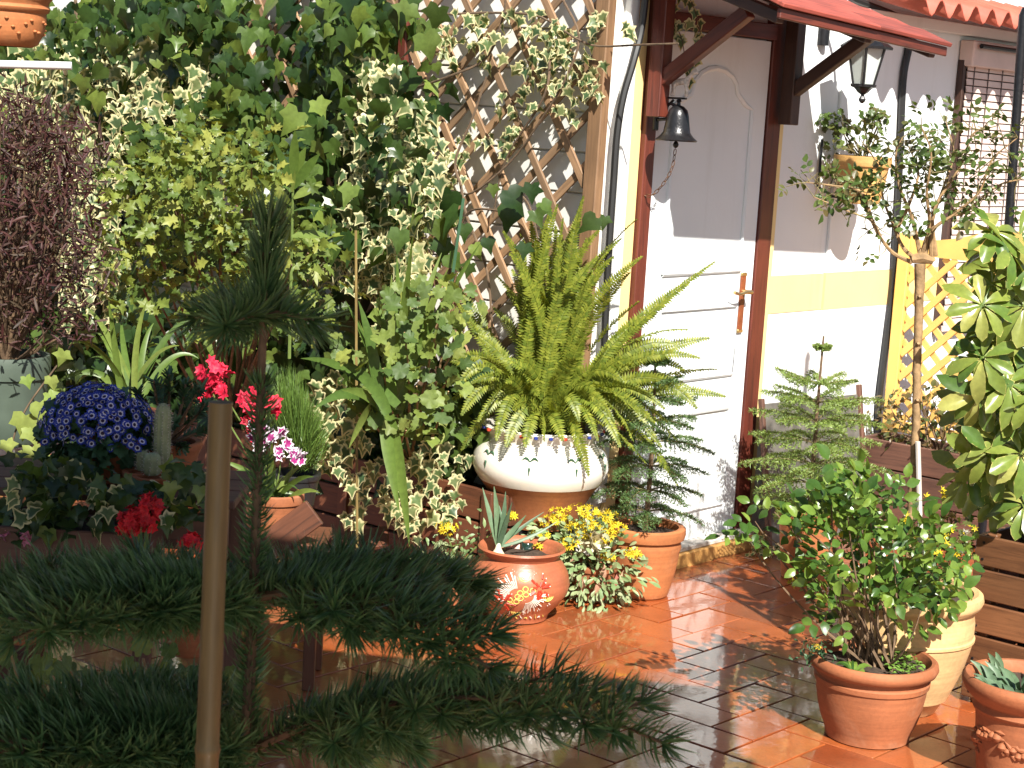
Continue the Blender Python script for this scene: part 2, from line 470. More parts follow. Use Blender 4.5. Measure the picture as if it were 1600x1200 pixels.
L['cream'] = radial_mat("cream_petal", [(0.0, (0.72, 0.62, 0.25)), (1.0, (0.76, 0.73, 0.52))])

# ------------------------------------------------------------------ objects
def tag(o, label=None, cat=None, group=None, kind=None):
    if label:
        o['label'] = label
    if cat:
        o['category'] = cat
    if group:
        o['group'] = group
    if kind:
        o['kind'] = kind
    return o


def thing(name, loc, label, cat, group=None):
    o = bpy.data.objects.new(name, None)
    o.empty_display_size = 0.1
    o.location = Vector(loc)
    COL.objects.link(o)
    return tag(o, label, cat, group)


def world_loc(o):
    v = np.zeros(3)
    while o is not None:
        v = v + np.array(o.location)
        o = o.parent
    return v


def link(name, me, parent=None, mtx=None, kind=None):
    """mtx: world matrix (4x4 numpy); parents carry translation only"""
    o = bpy.data.objects.new(name, me)
    COL.objects.link(o)
    m = np.eye(4) if mtx is None else np.array(mtx, float)
    if parent is not None:
        o.parent = parent
        m = m.copy()
        m[:3, 3] -= world_loc(parent)
    o.matrix_basis = Matrix(m.tolist())
    if kind:
        o['kind'] = kind
    return o


def mesh_np(name, V, F, mat, A=None, smooth=False):
    """V (n,3); F list of index lists or (m,k) array"""
    me = bpy.data.meshes.new(name)
    V = np.asarray(V, np.float32)
    if isinstance(F, np.ndarray):
        k = F.shape[1]
        me.vertices.add(len(V))
        me.vertices.foreach_set('co', V.ravel())
        me.loops.add(F.size)
        me.loops.foreach_set('vertex_index', F.astype(np.int32).ravel())
        me.polygons.add(len(F))
        me.polygons.foreach_set('loop_start', np.arange(0, F.size, k, dtype=np.int32))
        me.update(calc_edges=True)
    else:
        me.from_pydata(V.tolist(), [], F)
        me.update()
    if A is not None:
        at = me.attributes.new('edge', 'FLOAT', 'POINT')
        at.data.foreach_set('value', np.asarray(A, np.float32))
    if smooth:
        me.polygons.foreach_set('use_smooth', np.ones(len(me.polygons), bool))
    if mat is not None:
        me.materials.append(mat)
    return me


class MB:
    """collects shapes in world coordinates, builds them as one mesh around an origin"""

    def __init__(s):
        s.V, s.F = [], []

    def add(s, V, F):
        b = len(s.V)
        s.V.extend([tuple(v) for v in V])
        s.F.extend([[i + b for i in f] for f in F])

    def box(s, p0, ax, ay, az, bev=0.0):
        V, F = bev_box(np.linalg.norm(ax), np.linalg.norm(ay), np.linalg.norm(az), bev)
        R = np.stack([unit(ax), unit(ay), unit(az)], 1)
        s.add(V @ R.T + np.asarray(p0) + (np.asarray(ax) + ay + az) / 2, F)

    def bar(s, a, b, wid, thk, up=(0, 0, 1), bev=0.0):
        a, b = np.asarray(a, float), np.asarray(b, float)
        x = unit(b - a)
        z = unit(np.asarray(up) - np.dot(up, x) * x)
        y = np.cross(z, x)
        V, F = bev_box(np.linalg.norm(b - a), wid, thk, bev)
        s.add(V @ np.stack([x, y, z], 1).T + (a + b) / 2, F)

    def tube(s, pts, r, sides=6, cap=True):
        pts = np.asarray(pts, float)
        n = len(pts)
        r = np.full(n, r) if np.isscalar(r) else np.interp(np.linspace(0, 1, n), np.linspace(0, 1, len(r)), r)
        t = np.gradient(pts, axis=0)
        ref = np.array([0.3, 0.9, 0.2])
        V, F = [], []
        a = np.arange(sides) * 2 * math.pi / sides
        x = None
        for i in range(n):
            ti = unit(t[i])
            if x is None:
                x = unit(np.cross(ti, ref if abs(ti @ unit(ref)) < 0.95 else np.array([1, 0, 0])))
            else:
                x = unit(x - ti * (x @ ti))
            y = np.cross(ti, x)
            for k in a:
                V.append(pts[i] + r[i] * (math.cos(k) * x + math.sin(k) * y))
        for i in range(n - 1):
            for k in range(sides):
                k2 = (k + 1) % sides
                F.append([i * sides + k, i * sides + k2, (i + 1) * sides + k2, (i + 1) * sides + k])
        if cap:
            F.append(list(range(sides))[::-1])
            F.append([(n - 1) * sides + k for k in range(sides)])
        s.add(V, F)

    def lathe(s, prof, c, seg=40, close=True, wob=0.0, squash=None):
        """prof: list of (r, z)"""
        V, F = [], []
        for j, (r, z) in enumerate(prof):
            for k in range(seg):
                an = 2 * math.pi * k / seg
                rr = r * (1 + wob * math.sin(3 * an + 0.7) * 0.6 + wob * math.sin(2 * an))
                V.append((c[0] + rr * math.cos(an), c[1] + rr * math.sin(an), c[2] + z))
        for j in range(len(prof) - 1):
            for k in range(seg):
                k2 = (k + 1) % seg
                F.append([j * seg + k, j * seg + k2, (j + 1) * seg + k2, (j + 1) * seg + k])
        if close:
            F.append(list(range(seg))[::-1])
            F.append([(len(prof) - 1) * seg + k for k in range(seg)])
        s.add(V, F)

    def build(s, name, mat, parent=None, origin=None, smooth=False, kind=None):
        o = np.array(world_loc(parent)) if origin is None and parent is not None else (np.zeros(3) if origin is None else np.asarray(origin, float))
        V = np.asarray(s.V, float) - o
        me = mesh_np(name, V, s.F, mat)
        if smooth:
            me.polygons.foreach_set('use_smooth', np.ones(len(me.polygons), bool))
            me.set_sharp_from_angle(angle=math.radians(42))
        m = np.eye(4)
        m[:3, 3] = o
        return link(name, me, parent, m, kind)


def bev_box(lx, ly, lz, bev=0.0):
    hx, hy, hz = lx / 2, ly / 2, lz / 2
    if bev <= 0:
        V = np.array([(x, y, z) for x in (-hx, hx) for y in (-hy, hy) for z in (-hz, hz)])
        F = [[0, 1, 3, 2], [4, 6, 7, 5], [0, 4, 5, 1], [2, 3, 7, 6], [0, 2, 6, 4], [1, 5, 7, 3]]
        return V, F
    b = min(bev, hx * 0.9, hy * 0.9, hz * 0.9)
    V, idx = [], {}
    for sx in (-1, 1):
        for sy in (-1, 1):
            for sz in (-1, 1):
                for ax in range(3):
                    p = [sx * (hx - b), sy * (hy - b), sz * (hz - b)]
                    p[ax] = (sx * hx, sy * hy, sz * hz)[ax]
                    idx[(sx, sy, sz, ax)] = len(V)
                    V.append(p)
    F = []
    S = (-1, 1)
    for ax in range(3):
        o1, o2 = [a for a in range(3) if a != ax]
        for s0 in S:
            q = []
            for a, c in ((-1, -1), (1, -1), (1, 1), (-1, 1)):
                k = [0, 0, 0]
                k[ax], k[o1], k[o2] = s0, a, c
                q.append(idx[(*k, ax)])
            F.append(q)
    for ax in range(3):      # edges parallel to ax
        o1, o2 = [a for a in range(3) if a != ax]
        for a in S:
            for c in S:
                k0, k1 = [0, 0, 0], [0, 0, 0]
                k0[ax], k1[ax] = -1, 1
                k0[o1] = k1[o1] = a
                k0[o2] = k1[o2] = c
                F.append([idx[(*k0, o1)], idx[(*k1, o1)], idx[(*k1, o2)], idx[(*k0, o2)]])
    for sx in S:
        for sy in S:
            for sz in S:
                F.append([idx[(sx, sy, sz, a)] for a in range(3)])
    V = np.array(V)
    # consistent outward winding
    out = []
    for f in F:
        p = V[f]
        nrm = np.cross(p[1] - p[0], p[2] - p[0])
        out.append(f if nrm @ p.mean(0) > 0 else f[::-1])
    return V, out


def plank(name, a, b, wid, thk, mat, parent, up=(0, 0, 1), bev=0.003):
    """a board whose own X axis is its length (grain follows it); up: the direction of its thickness"""
    a, b = np.asarray(a, float), np.asarray(b, float)
    x = unit(b - a)
    z = unit(np.asarray(up, float) - np.dot(up, x) * x)
    y = np.cross(z, x)
    V, F = bev_box(np.linalg.norm(b - a), wid, thk, bev)
    me = mesh_np(name, V, F, mat)
    m = np.eye(4)
    m[:3, 0], m[:3, 1], m[:3, 2], m[:3, 3] = x, y, z, (a + b) / 2
    return link(name, me, parent, m)


# ------------------------------------------------------------------ leaves
class Tpl:
    def __init__(s, V, F, A):
        s.V, s.F, s.A = np.asarray(V, float), np.asarray(F, int), np.asarray(A, float)
        s.cache = {}

    def mesh(s, mat, smooth):
        k = mat.name
        if k not in s.cache:
            s.cache[k] = mesh_np("leaf_" + k, s.V, s.F, mat, s.A, smooth)
        return s.cache[k]


def fan_leaf(outline, centre=0.38, fold=0.25, bend=0.25, inner=0.62, wave=0.0, seed=0):
    r = np.random.default_rng(seed)
    o = np.array(outline, float)
    o = o * (1 + r.normal(0, 0.05, o.shape))
    c = np.array([0, centre])
    inn = c + (o - c) * inner
    P2 = np.vstack([c[None], inn, o])
    k = len(o)
    z = fold * np.abs(P2[:, 0]) - bend * P2[:, 1] ** 2
    z[k + 1:] += wave * r.normal(0, 1, k)
    V = np.column_stack([P2, z])
    F = []
    for i in range(k):
        j = (i + 1) % k
        F += [[0, 1 + i, 1 + j], [1 + i, 1 + k + i, 1 + k + j], [1 + i, 1 + k + j, 1 + j]]
    # outline runs clockwise or not: make normals +z
    V3 = V[F[0]]
    if np.cross(V3[1] - V3[0], V3[2] - V3[0])[2] < 0:
        F = [f[::-1] for f in F]
    A = np.concatenate([[0], np.full(k, 0.5), np.ones(k)])
    return Tpl(V, F, A)


def mirror(half):
    return [(0, 0)] + half + [(0, 1.0)] + [(-x, y) for x, y in half[::-1]]


IVY_H = [(0.12, -0.12), (0.34, -0.14), (0.36, 0.08), (0.62, 0.30), (0.33, 0.40), (0.20, 0.58)]
IVY2_H = [(0.16, -0.10), (0.36, -0.02), (0.50, 0.24), (0.36, 0.42), (0.18, 0.66)]
IVY3_H = [(0.2, -0.14), (0.44, -0.08), (0.46, 0.16), (0.56, 0.40), (0.30, 0.50), (0.14, 0.74)]
ELL_H = [(0.14, 0.10), (0.29, 0.32), (0.32, 0.55), (0.20, 0.82)]
LONG_H = [(0.05, 0.12), (0.085, 0.4), (0.075, 0.7)]
OBO_H = [(0.07, 0.15), (0.16, 0.42), (0.22, 0.68), (0.16, 0.92)]
LOBED_H = [(0.06, 0.10), (0.26, 0.16), (0.16, 0.30), (0.40, 0.44), (0.22, 0.54), (0.34, 0.76), (0.12, 0.80)]


def round_lobed(nl=7, depth=0.16, k=3, notch=0.3):
    o = [(0, 0.28)]
    tot = nl * k
    for i in range(tot + 1):
        a = -math.pi / 2 + notch + (2 * math.pi - 2 * notch) * i / tot
        r = 0.5 * (1 - depth * (0.5 + 0.5 * math.cos(2 * math.pi * i / k)) * 1.0)
        o.append((r * math.cos(a), 0.5 + r * math.sin(a)))
    return o


T_IVY = [fan_leaf(mirror(IVY_H), fold=f, bend=b, wave=0.02, seed=i) for i, (f, b) in enumerate([(0.2, 0.2), (0.1, 0.35), (0.3, 0.1)])] + \
        [fan_leaf(mirror(IVY2_H), fold=0.2, bend=0.25, wave=0.02, seed=5), fan_leaf(mirror(IVY3_H), fold=0.15, bend=0.3, wave=0.02, seed=6)]
T_VIVY = [fan_leaf(mirror(IVY_H), fold=f, bend=b, wave=0.05, inner=0.6, seed=10 + i) for i, (f, b) in enumerate([(0.25, 0.2), (0.1, 0.4), (0.35, 0.15)])]
T_ELL = [fan_leaf(mirror(ELL_H), 0.45, fold=f, bend=b, wave=0.01, seed=20 + i) for i, (f, b) in enumerate([(0.25, 0.2), (0.1, 0.35), (0.4, 0.1)])]
T_LONG = [fan_leaf(mirror(LONG_H), 0.45, fold=0.4, bend=b, seed=30 + i) for i, b in enumerate([0.1, 0.3, -0.1])]
T_OBO = [fan_leaf(mirror(OBO_H), 0.55, fold=f, bend=b, inner=0.6, seed=40 + i) for i, (f, b) in enumerate([(0.3, 0.35), (0.15, 0.5), (0.4, 0.2)])]
T_LOBED = [fan_leaf(mirror(LOBED_H), 0.42, fold=f, bend=b, wave=0.03, inner=0.5, seed=50 + i) for i, (f, b) in enumerate([(0.25, 0.3), (0.1, 0.5), (0.35, 0.1)])]
T_GER = [fan_leaf(round_lobed(7, 0.22), 0.5, fold=f, bend=b, wave=0.04, inner=0.55, seed=60 + i) for i, (f, b) in enumerate([(0.2, 0.2), (0.35, 0.1), (0.1, 0.4)])]


def flower_tpl(np_=8, depth=0.35, cup=0.25, seed=0, k=2, ruff=0.0):
    r = np.random.default_rng(seed)
    n = np_ * k
    ang = np.arange(n) * 2 * math.pi / n
    rad = np.where(np.arange(n) % k == 0, 1.0 - depth, 1.0) * (1 + r.normal(0, 0.06, n)) * 0.5
    rings = [0.4, 0.72, 1.0]
    V, A = [(0, 0, 0)], [0]
    for q in rings:
        for i in range(n):
            rr = 0.5 * q if q < 0.5 else rad[i] * q
            z = cup * (rr * 2) ** 2 * 0.5 + (ruff * r.normal() if q > 0.6 else 0)
            V.append((rr * math.cos(ang[i]), rr * math.sin(ang[i]), z))
            A.append(q)
    F = []
    for i in range(n):
        j = (i + 1) % n
        F.append([0, 1 + i, 1 + j])
        for q in range(2):
            a, b = 1 + q * n, 1 + (q + 1) * n
            F += [[a + i, b + i, b + j], [a + i, b + j, a + j]]
    return Tpl(V, F, A)


T_DAISY = [flower_tpl(9, 0.25, c, s) for s, c in ((1, 0.1), (2, 0.3))]
T_RUFF = [flower_tpl(7, 0.3, 0.4, 3, 2, 0.05), flower_tpl(6, 0.35, 0.25, 4, 2, 0.06)]
T_STAR = [flower_tpl(5, 0.62, 0.2, 6, 2), flower_tpl(6, 0.62, 0.3, 7, 2)]


def mtx(pos, d, nrm, s):
    """leaf frame: +Y along d, +Z towards nrm"""
    y = unit(d)
    z = np.asarray(nrm, float) - np.dot(nrm, y) * y
    if np.linalg.norm(z) < 1e-4:
        z = np.cross(y, [0.3, 0.5, 0.8])
    z = unit(z)
    x = np.cross(y, z)
    m = np.eye(4)
    m[:3, 0], m[:3, 1], m[:3, 2], m[:3, 3] = x * s, y * s, z * s, pos
    return m


def leafset(root, name, tpls, mat, Ms, cap=300, stuff='foliage', smooth=False):
    if not Ms:
        return
    Ms = np.asarray(Ms)
    pos = Ms[:, :3, 3]
    v = pos - CPOS
    z = v @ _f
    px = 800 + FPX * (v @ RT) / z
    py = 600 - FPX * (v @ UP) / z
    size = np.linalg.norm(Ms[:, :3, 1], axis=1) / z
    inside = (px > -20) & (px < 1620) & (py > -20) & (py < 1220)
    depth_bonus = (pos @ WN) * 0.02
    order = np.argsort(-(size + depth_bonus + inside * 10))
    ti = rng.integers(0, len(tpls), len(Ms))
    for q in order[:cap]:
        link(name, tpls[ti[q]].mesh(mat, smooth), root, Ms[q])
    rest = order[cap:]
    if len(rest):
        o = world_loc(root)
        Vs, Fs, As, b = [], [], [], 0
        for t in range(len(tpls)):
            idx = rest[ti[rest] == t]
            if not len(idx):
                continue
            tp = tpls[t]
            V = np.einsum('nij,vj->nvi', Ms[idx][:, :3, :3], tp.V) + (Ms[idx][:, None, :3, 3] - o)
            nv = len(tp.V)
            F = tp.F[None] + (np.arange(len(idx)) * nv)[:, None, None] + b
            Vs.append(V.reshape(-1, 3))
            Fs.append(F.reshape(-1, 3))
            As.append(np.tile(tp.A, len(idx)))
            b += nv * len(idx)
        me = mesh_np(stuff, np.vstack(Vs), np.vstack(Fs), mat, np.concatenate(As), smooth)
        m = np.eye(4)
        m[:3, 3] = o
        link(stuff, me, root, m, 'stuff')


def rn(s=1.0):
    return rng.normal(0, s, 3)


def bez(a, b, c, n=8):
    t = np.linspace(0, 1, n)[:, None]
    a, b, c = map(np.asarray, (a, b, c))
    return (1 - t) ** 2 * a + 2 * t * (1 - t) * b + t ** 2 * c


def spline(pts, n=24):
    """Catmull-Rom through the points"""
    p = np.asarray(pts, float)
    p = np.vstack([2 * p[0] - p[1], p, 2 * p[-1] - p[-2]])
    out = []
    m = len(p) - 3
    for q in np.linspace(0, m - 1e-6, n):
        i = int(q)
        t = q - i
        a, b, c, d = p[i:i + 4]
        out.append(0.5 * (2 * b + (c - a) * t + (2 * a - 5 * b + 4 * c - d) * t * t + (3 * b - a - 3 * c + d) * t ** 3))
    return np.array(out)


def ribbon(pts, wid, nrm, fold=0.25):
    """a leaf blade along a path: returns V,F,A"""
    pts = np.asarray(pts, float)
    n = len(pts)
    t = np.gradient(pts, axis=0)
    V, A, F = [], [], []
    ws = np.interp(np.linspace(0, 1, n), np.linspace(0, 1, len(wid)), wid)
    for i in range(n):
        ti = unit(t[i])
        s = unit(np.cross(ti, nrm))
        nn = np.cross(s, ti)
        V += [pts[i] - s * ws[i] / 2 + nn * fold * ws[i] / 2, pts[i], pts[i] + s * ws[i] / 2 + nn * fold * ws[i] / 2]
        A += [1, 0, 1]
    for i in range(n - 1):
        a, b = 3 * i, 3 * i + 3
        F += [[a, a + 1, b + 1], [a, b + 1, b], [a + 1, a + 2, b + 2], [a + 1, b + 2, b + 1]]
    return V, F, A


def blade(root, name, pts, wid, mat, nrm=None, fold=0.25):
    nrm = (0.2 * rn() + np.array([0.3, -0.8, 0.6])) if nrm is None else nrm
    V, F, A = ribbon(pts, wid, nrm, fold)
    o = world_loc(root)
    me = mesh_np(name, np.array(V) - o, np.array(F), mat, A, True)
    m = np.eye(4)
    m[:3, 3] = o
    return link(name, me, root, m)


# =================================================================== THE SETTING
# ---- ground sheet and herringbone tiles
g = MB()
g.box((-40, -40, -0.3), (80, 0, 0), (0, 80, 0), (0, 0, 0.292))
ground = g.build("ground", M['mortar'])
tag(ground, "grey mortar bed under the terracotta tiles", "ground", kind='structure')
floor = tag(thing("tiled_floor", wp(-1.95, 1.275, 0), "wet orange terracotta tiles laid in a herringbone pattern", "floor"), kind='structure')
UNIT = 0.1505
tiles_px, rest_tiles = [], []
tmesh = {}
jw = 0.006


def tile_mesh(kind):
    if kind not in tmesh:
        l, s = 2 * UNIT - jw, UNIT - jw
        V, F = bev_box(l if kind == 'H' else s, s if kind == 'H' else l, 0.016, 0.0016)
        tmesh[kind] = (V, F, mesh_np("tile", V, F, M['tile']))
    return tmesh[kind]


cells = []
for i in range(-34, 26):
    for j in range(-30, 26):
        r = (i + j + 2) % 4
        if r == 0:
            c = (i + 1.0, j + 0.5)
            cells.append(('H', c))
        elif r == 2:
            c = (i + 0.5, j + 1.0)
            cells.append(('V', c))
vis = []
for kind, (ci, cj) in cells:
    n_, u_ = 1.275 + ci * UNIT, -1.95 + cj * UNIT
    if n_ < -0.02 and u_ > -1.10:
        continue
    p = wp(u_, n_, -0.008 + rng.normal(0, 0.0007))
    x, y = proj(p) if p[1] > 0.6 else (-999, -999)
    ins = -40 < x < 1640 and 800 < y < 1240 and p[1] > 3.5
    vis.append((not ins, -y, kind, p))
vis.sort(key=lambda q: (q[0], q[1]))
nt_ = 0
rV, rF = [], []
for out_, _, kind, p in vis:
    V, F, me = tile_mesh(kind)
    tilt = rng.normal(0, 0.004, 2)
    m = np.eye(4)
    m[:3, 0], m[:3, 1], m[:3, 2] = unit(WN + WZ * tilt[0]), unit(WU + WZ * tilt[1]), unit(WZ - WN * tilt[0] - WU * tilt[1])
    m[:3, 3] = p
    if not out_ and nt_ < 300:
        link("tile", me, floor, m)
        nt_ += 1
    else:
        b = len(rV)
        rV.extend((V @ m[:3, :3].T + p - world_loc(floor)).tolist())
        rF.extend([[q + b for q in f] for f in F])
m = np.eye(4)
m[:3, 3] = world_loc(floor)
link("outer_tiles", mesh_np("outer_tiles", rV, rF, M['tile']), floor, m, 'stuff')

# ---- house wall
house = thing("house_wall", wp(0, 0, 0), "white rendered house wall with a yellow painted band", "wall")
b = MB()
b.box(wp(-0.95, -0.25, -0.1), WU * 5.5, WN * 0.25, WZ * 2.75)
b.build("wall", M['white'], house)
b = MB()
b.box(wp(0.125, 0.0, 0.967), WU * 4.4, WN * 0.0035, WZ * 0.158)
b.build("yellow_band", M['yellow'], house)
b = MB()
b.box(wp(0.56, 0.0, 0.0), WU * 0.55, WN * 0.014, WZ * 0.966, 0.002)
b.box(wp(0.56, 0.0, 1.126), WU * 0.55, WN * 0.014, WZ * 1.15, 0.002)
b.build("wall_panel", M['white'], house)
b = MB()
b.box(wp(0.5595, 0.0036, 0.9665), WU * 0.549, WN * 0.0114, WZ * 0.159)
b.build("yellow_band", M['yellow'], house)
for u0, u1 in ((-0.905, -0.835), (0.066, 0.123)):
    b = MB()
    b.box(wp(u0, 0, 0.0), WU * (u1 - u0), WN * 0.02, WZ * 2.3, 0.002)
    b.build("yellow_strip", M['yellow'], house)
b = MB()
b.box(wp(-0.955, 0, 0.3), WU * 0.05, WN * 0.03, WZ * 2.0, 0.003)
b.build("white_edge_strip", M['whitepipe'], house)
lwall = thing("garden_wall", wp(-1.1, -2, 0), "cream weatherboard wall behind the wooden trellis", "wall")
CU = -1.03                                          # the wall turns the corner here and runs away to the left
b = MB()
b.box(wp(CU + 0.012, -5.5, -0.1), WU * 0.07, WN * 5.495, WZ * 3.0)
b.build("wall", M['siding'], lwall)
for k in range(20):
    plank("board", wp(CU + 0.004, -5.5, 0.05 + 0.148 * k), wp(CU + 0.004, -0.004, 0.05 + 0.148 * k), 0.143, 0.012, M['siding'], lwall, up=-WU + WZ * 0.03, bev=0.003)
step = thing("door_step", wp(-0.5, 0.06, 0), "low ochre painted step with a pale stone sill under the white door", "step")
b = MB()
b.box(wp(-1.25, 0.0, -0.02), WU * 1.38, WN * 0.115, WZ * 0.075, 0.003)
b.build("riser", M['ochre'], step)
b = MB()
b.box(wp(-0.84, 0.0, 0.055), WU * 0.9, WN * 0.095, WZ * 0.02, 0.004)
b.build("sill", M['stone'], step)

# ---- door
door = thing("door", wp(-0.4, 0, 0.07), "white panelled door in a red brown frame below the awning", "door")
b = MB()
b.box(wp(-0.77, 0.002, 0.075), WU * 0.735, WN * 0.03, WZ * 2.0, 0.002)
b.build("door_leaf", M['doorwhite'], door)
for a in ((-0.832, -0.77, 2.3), (-0.03, 0.066, 2.3)):
    plank("jamb", wp((a[0] + a[1]) / 2, 0.021, 0.0755), wp((a[0] + a[1]) / 2, 0.021, a[2]), a[1] - a[0], 0.04, M['redwood'], door, up=WN)
plank("lintel", wp(-0.77, 0.03, 2.11), wp(-0.035, 0.03, 2.11), 0.06, 0.058, M['redwood'], door, up=WN)
ND = 0.032


def moulding(path, name="panel_moulding"):
    mb = MB()
    for dn, r in ((0.0, 0.012), (0.004, 0.006)):
        mb.tube([wp(u, ND + dn, z) for u, z in path], r, 6)
    mb.build(name, M['doorwhite'], door, smooth=True)


arch = [(-0.66, 1.16)] + [(-0.66, 1.80)] + [(-0.66 + 0.05 * q, 1.80 + 0.02 * q) for q in (1, 2)] + [(-0.40 + 0.15 * math.cos(a), 1.86 + 0.09 * math.sin(a)) for a in np.linspace(math.pi, 0, 9)] + [(-0.19, 1.82), (-0.14, 1.80), (-0.14, 1.16), (-0.66, 1.16)]
moulding(arch)
for z0, z1 in ((0.20, 0.60), (0.74, 1.02)):
    moulding([(-0.66, z0), (-0.14, z0), (-0.14, z1), (-0.66, z1), (-0.66, z0)])
# handle
hz = 1.0
b = MB()
b.box(wp(-0.128, ND, 0.905), WU * 0.036, WN * 0.010, WZ * 0.245, 0.006)
hp = b.build("handle_plate", M['plate'], door)
b = MB()
for zz in (0.905, 1.135):
    b.box(wp(-0.129, ND + 0.001, zz), WU * 0.038, WN * 0.011, WZ * 0.016, 0.004)
b.build("plate_end", M['brass'], hp)
b = MB()
b.tube([wp(-0.110, ND + 0.01, 1.075), wp(-0.110, ND + 0.045, 1.075)], 0.009, 10)
b.tube(spline([wp(-0.105, ND + 0.047, 1.075), wp(-0.15, ND + 0.05, 1.077), wp(-0.19, ND + 0.05, 1.071), wp(-0.225, ND + 0.045, 1.078)], 12), [0.009, 0.008, 0.006, 0.007], 8)
b.build("lever", M['brass'], door, smooth=True)

# ---- awning over the door
aw = thing("door_awning", wp(-0.5, 0.0, 2.1), "red boarded awning on dark brackets above the white door", "awning")
RZ0, RZ1, RN = 2.315, 2.085, 0.74


def rise(u):
    return 0.047 * (0.125 - u)                      # the awning sags to the right


sl_dir = unit(WN * RN + WZ * (RZ1 - RZ0))
sl_up = np.cross(WU, sl_dir) * 1.0
if sl_up[2] < 0:
    sl_up = -sl_up
nrow = 6
for k in range(nrow):
    f0, f1 = k / nrow, min(1.0, (k + 1.12) / nrow)
    for u0, u1 in ((-1.06, -0.42), (-0.415, 0.125)):
        j = rng.normal(0, 0.004)
        a = wp(u0 + j, RN * (f0 + f1) / 2, RZ0 + (RZ1 - RZ0) * (f0 + f1) / 2 + 0.006 + rise(u0))
        c = wp(u1 + j, RN * (f0 + f1) / 2, RZ0 + (RZ1 - RZ0) * (f0 + f1) / 2 + 0.006 + rise(u1))
        ex = 0.028 if k == nrow - 1 else 0.0
        plank("roof_board", a + sl_dir * j, c + sl_dir * j, RN / nrow * 1.17, 0.016, M['shingle'], aw, up=sl_up + sl_dir * 0.075, bev=0.003)
for u in (-1.0, -0.42, 0.06):
    plank("rafter", wp(u, 0.03, RZ0 - 0.045 + rise(u)), wp(u, RN - 0.04, RZ1 - 0.036 + rise(u)), 0.045, 0.04, M['darkwood'], aw, up=WZ)
plank("fascia", wp(-1.05, RN - 0.02, RZ1 - 0.025 + rise(-1.05)), wp(0.115, RN - 0.02, RZ1 - 0.025), 0.035, 0.016, M['redwood'], aw, up=WN)
for u, mt in ((-0.84, 'redwood'), (0.045, 'darkwood')):
    plank("bracket_post", wp(u, 0.09, 1.75), wp(u, 0.09, 2.25), 0.06, 0.06, M[mt], aw, up=WN)
    plank("brace", wp(u, 0.105, 1.885), wp(u, 0.46, 2.135), 0.045, 0.05, M[mt], aw, up=WZ)

# ---- corrugated roof over the right-hand wall
croof = thing("corrugated_roof", wp(1.5, 0, 2.3), "red corrugated roof edge above the window blind", "roof")
V, F = [], []
us = np.arange(0.62, 4.4, 0.02)
for q, (n_, z_) in enumerate(((0.33, 2.275), (0.0, 2.36), (-0.5, 2.48))):
    for lay in (0, 1):
        for u in us:
            V.append(wp(u, n_, z_ + 0.036 * math.cos(2 * math.pi * u / 0.155) - 0.008 * lay))
nu = len(us)
for q in range(2):
    for lay in (0, 1):
        r0, r1 = (2 * q + lay) * nu, (2 * q + 2 + lay) * nu
        for i in range(nu - 1):
            F.append([r0 + i, r0 + i + 1, r1 + i + 1, r1 + i] if lay == 0 else [r0 + i, r1 + i, r1 + i + 1, r0 + i + 1])
for i in range(nu - 1):
    F.append([i, nu + i, nu + i + 1, i + 1])
o = world_loc(croof)
me = mesh_np("sheet", np.array(V) - o, F, M['roofred'], smooth=True)
mm = np.eye(4)
mm[:3, 3] = o
link("sheet", me, croof, mm)
plank("batten", wp(0.5, 0.03, 2.235), wp(4.2, 0.03, 2.235), 0.05, 0.05, M['siding'], croof, up=WN)

# ---- window with a slatted blind
win = thing("window_blind", wp(2.1, 0, 1.5), "pinkish slatted roll blind hanging over the window", "blind")
WB0, WB1 = 1.62, 2.75
b = MB()
b.box(wp(WB0 - 0.03, 0.004, 2.07), WU * (WB1 - WB0 + 0.05), WN * 0.075, WZ * 0.12, 0.006)
b.build("head_box", M['blind'], win)
sp = 0.0335
k = 0
z = 0.86
while z < 2.07:
    plank("slat", wp(WB0, 0.04 + rng.normal(0, 0.001), z), wp(WB1, 0.04 + rng.normal(0, 0.001), z), sp - 0.005, 0.006, M['blind'], win, up=WN + WZ * 0.15, bev=0.001)
    z += sp
for u in np.arange(WB0 + 0.06, WB1, 0.145):
    plank("cord", wp(u, 0.046, 0.85), wp(u, 0.046, 2.07), 0.006, 0.003, M['blindcord'], win, up=WN, bev=0)
plank("bottom_rail", wp(WB0 - 0.01, 0.04, 0.83), wp(WB1, 0.04, 0.83), 0.03, 0.014, M['blind'], win, up=WN)
plank("side_rail", wp(WB0 - 0.02, 0.02, 0.80), wp(WB0 - 0.02, 0.02, 2.10), 0.022, 0.035, M['darkwood'], win, up=WN)
b = MB()
b.box(wp(WB0, 0.004, 0.84), WU * (WB1 - WB0), WN * 0.012, WZ * 1.22)
b.build("window_glass", M['blindcord'], win)
b = MB()
b.tube([wp(1.62, 0.1, 2.165), wp(2.3, 0.1, 2.165)], 0.012, 8)
b.build("curtain_rod", M['blackiron'], win, smooth=True)

# ---- unseen board roof added over the camera to shade the foreground
shade_roof = thing("added_shade_roof", (-0.6, 1, 2.4), "unseen board roof added overhead to shade the foreground", "roof")
for k in range(19):
    yl, yr = 3.55 - 0.2 * k, 2.98 - 0.2 * k
    plank("board", (-3.2, yl - 0.1, 2.42 + rng.normal(0, 0.002)), (1.42 + rng.normal(0, 0.02), yr - 0.1, 2.42), 0.199, 0.02, M['oldplanter'], shade_roof)
for x in (-3.1, 1.32):
    plank("beam", (x, -0.7, 2.35), (x, 2.95, 2.35), 0.09, 0.11, M['oldplanter'], shade_roof)
    for y in (-0.6, 1.2):
        plank("post", (x, y, 0), (x, y, 2.30), 0.09, 0.09, M['oldplanter'], shade_roof, up=(1, 0, 0))

# =================================================================== FIXTURES ON THE WALL
# ---- wooden trellis panels
TU = CU - 0.02


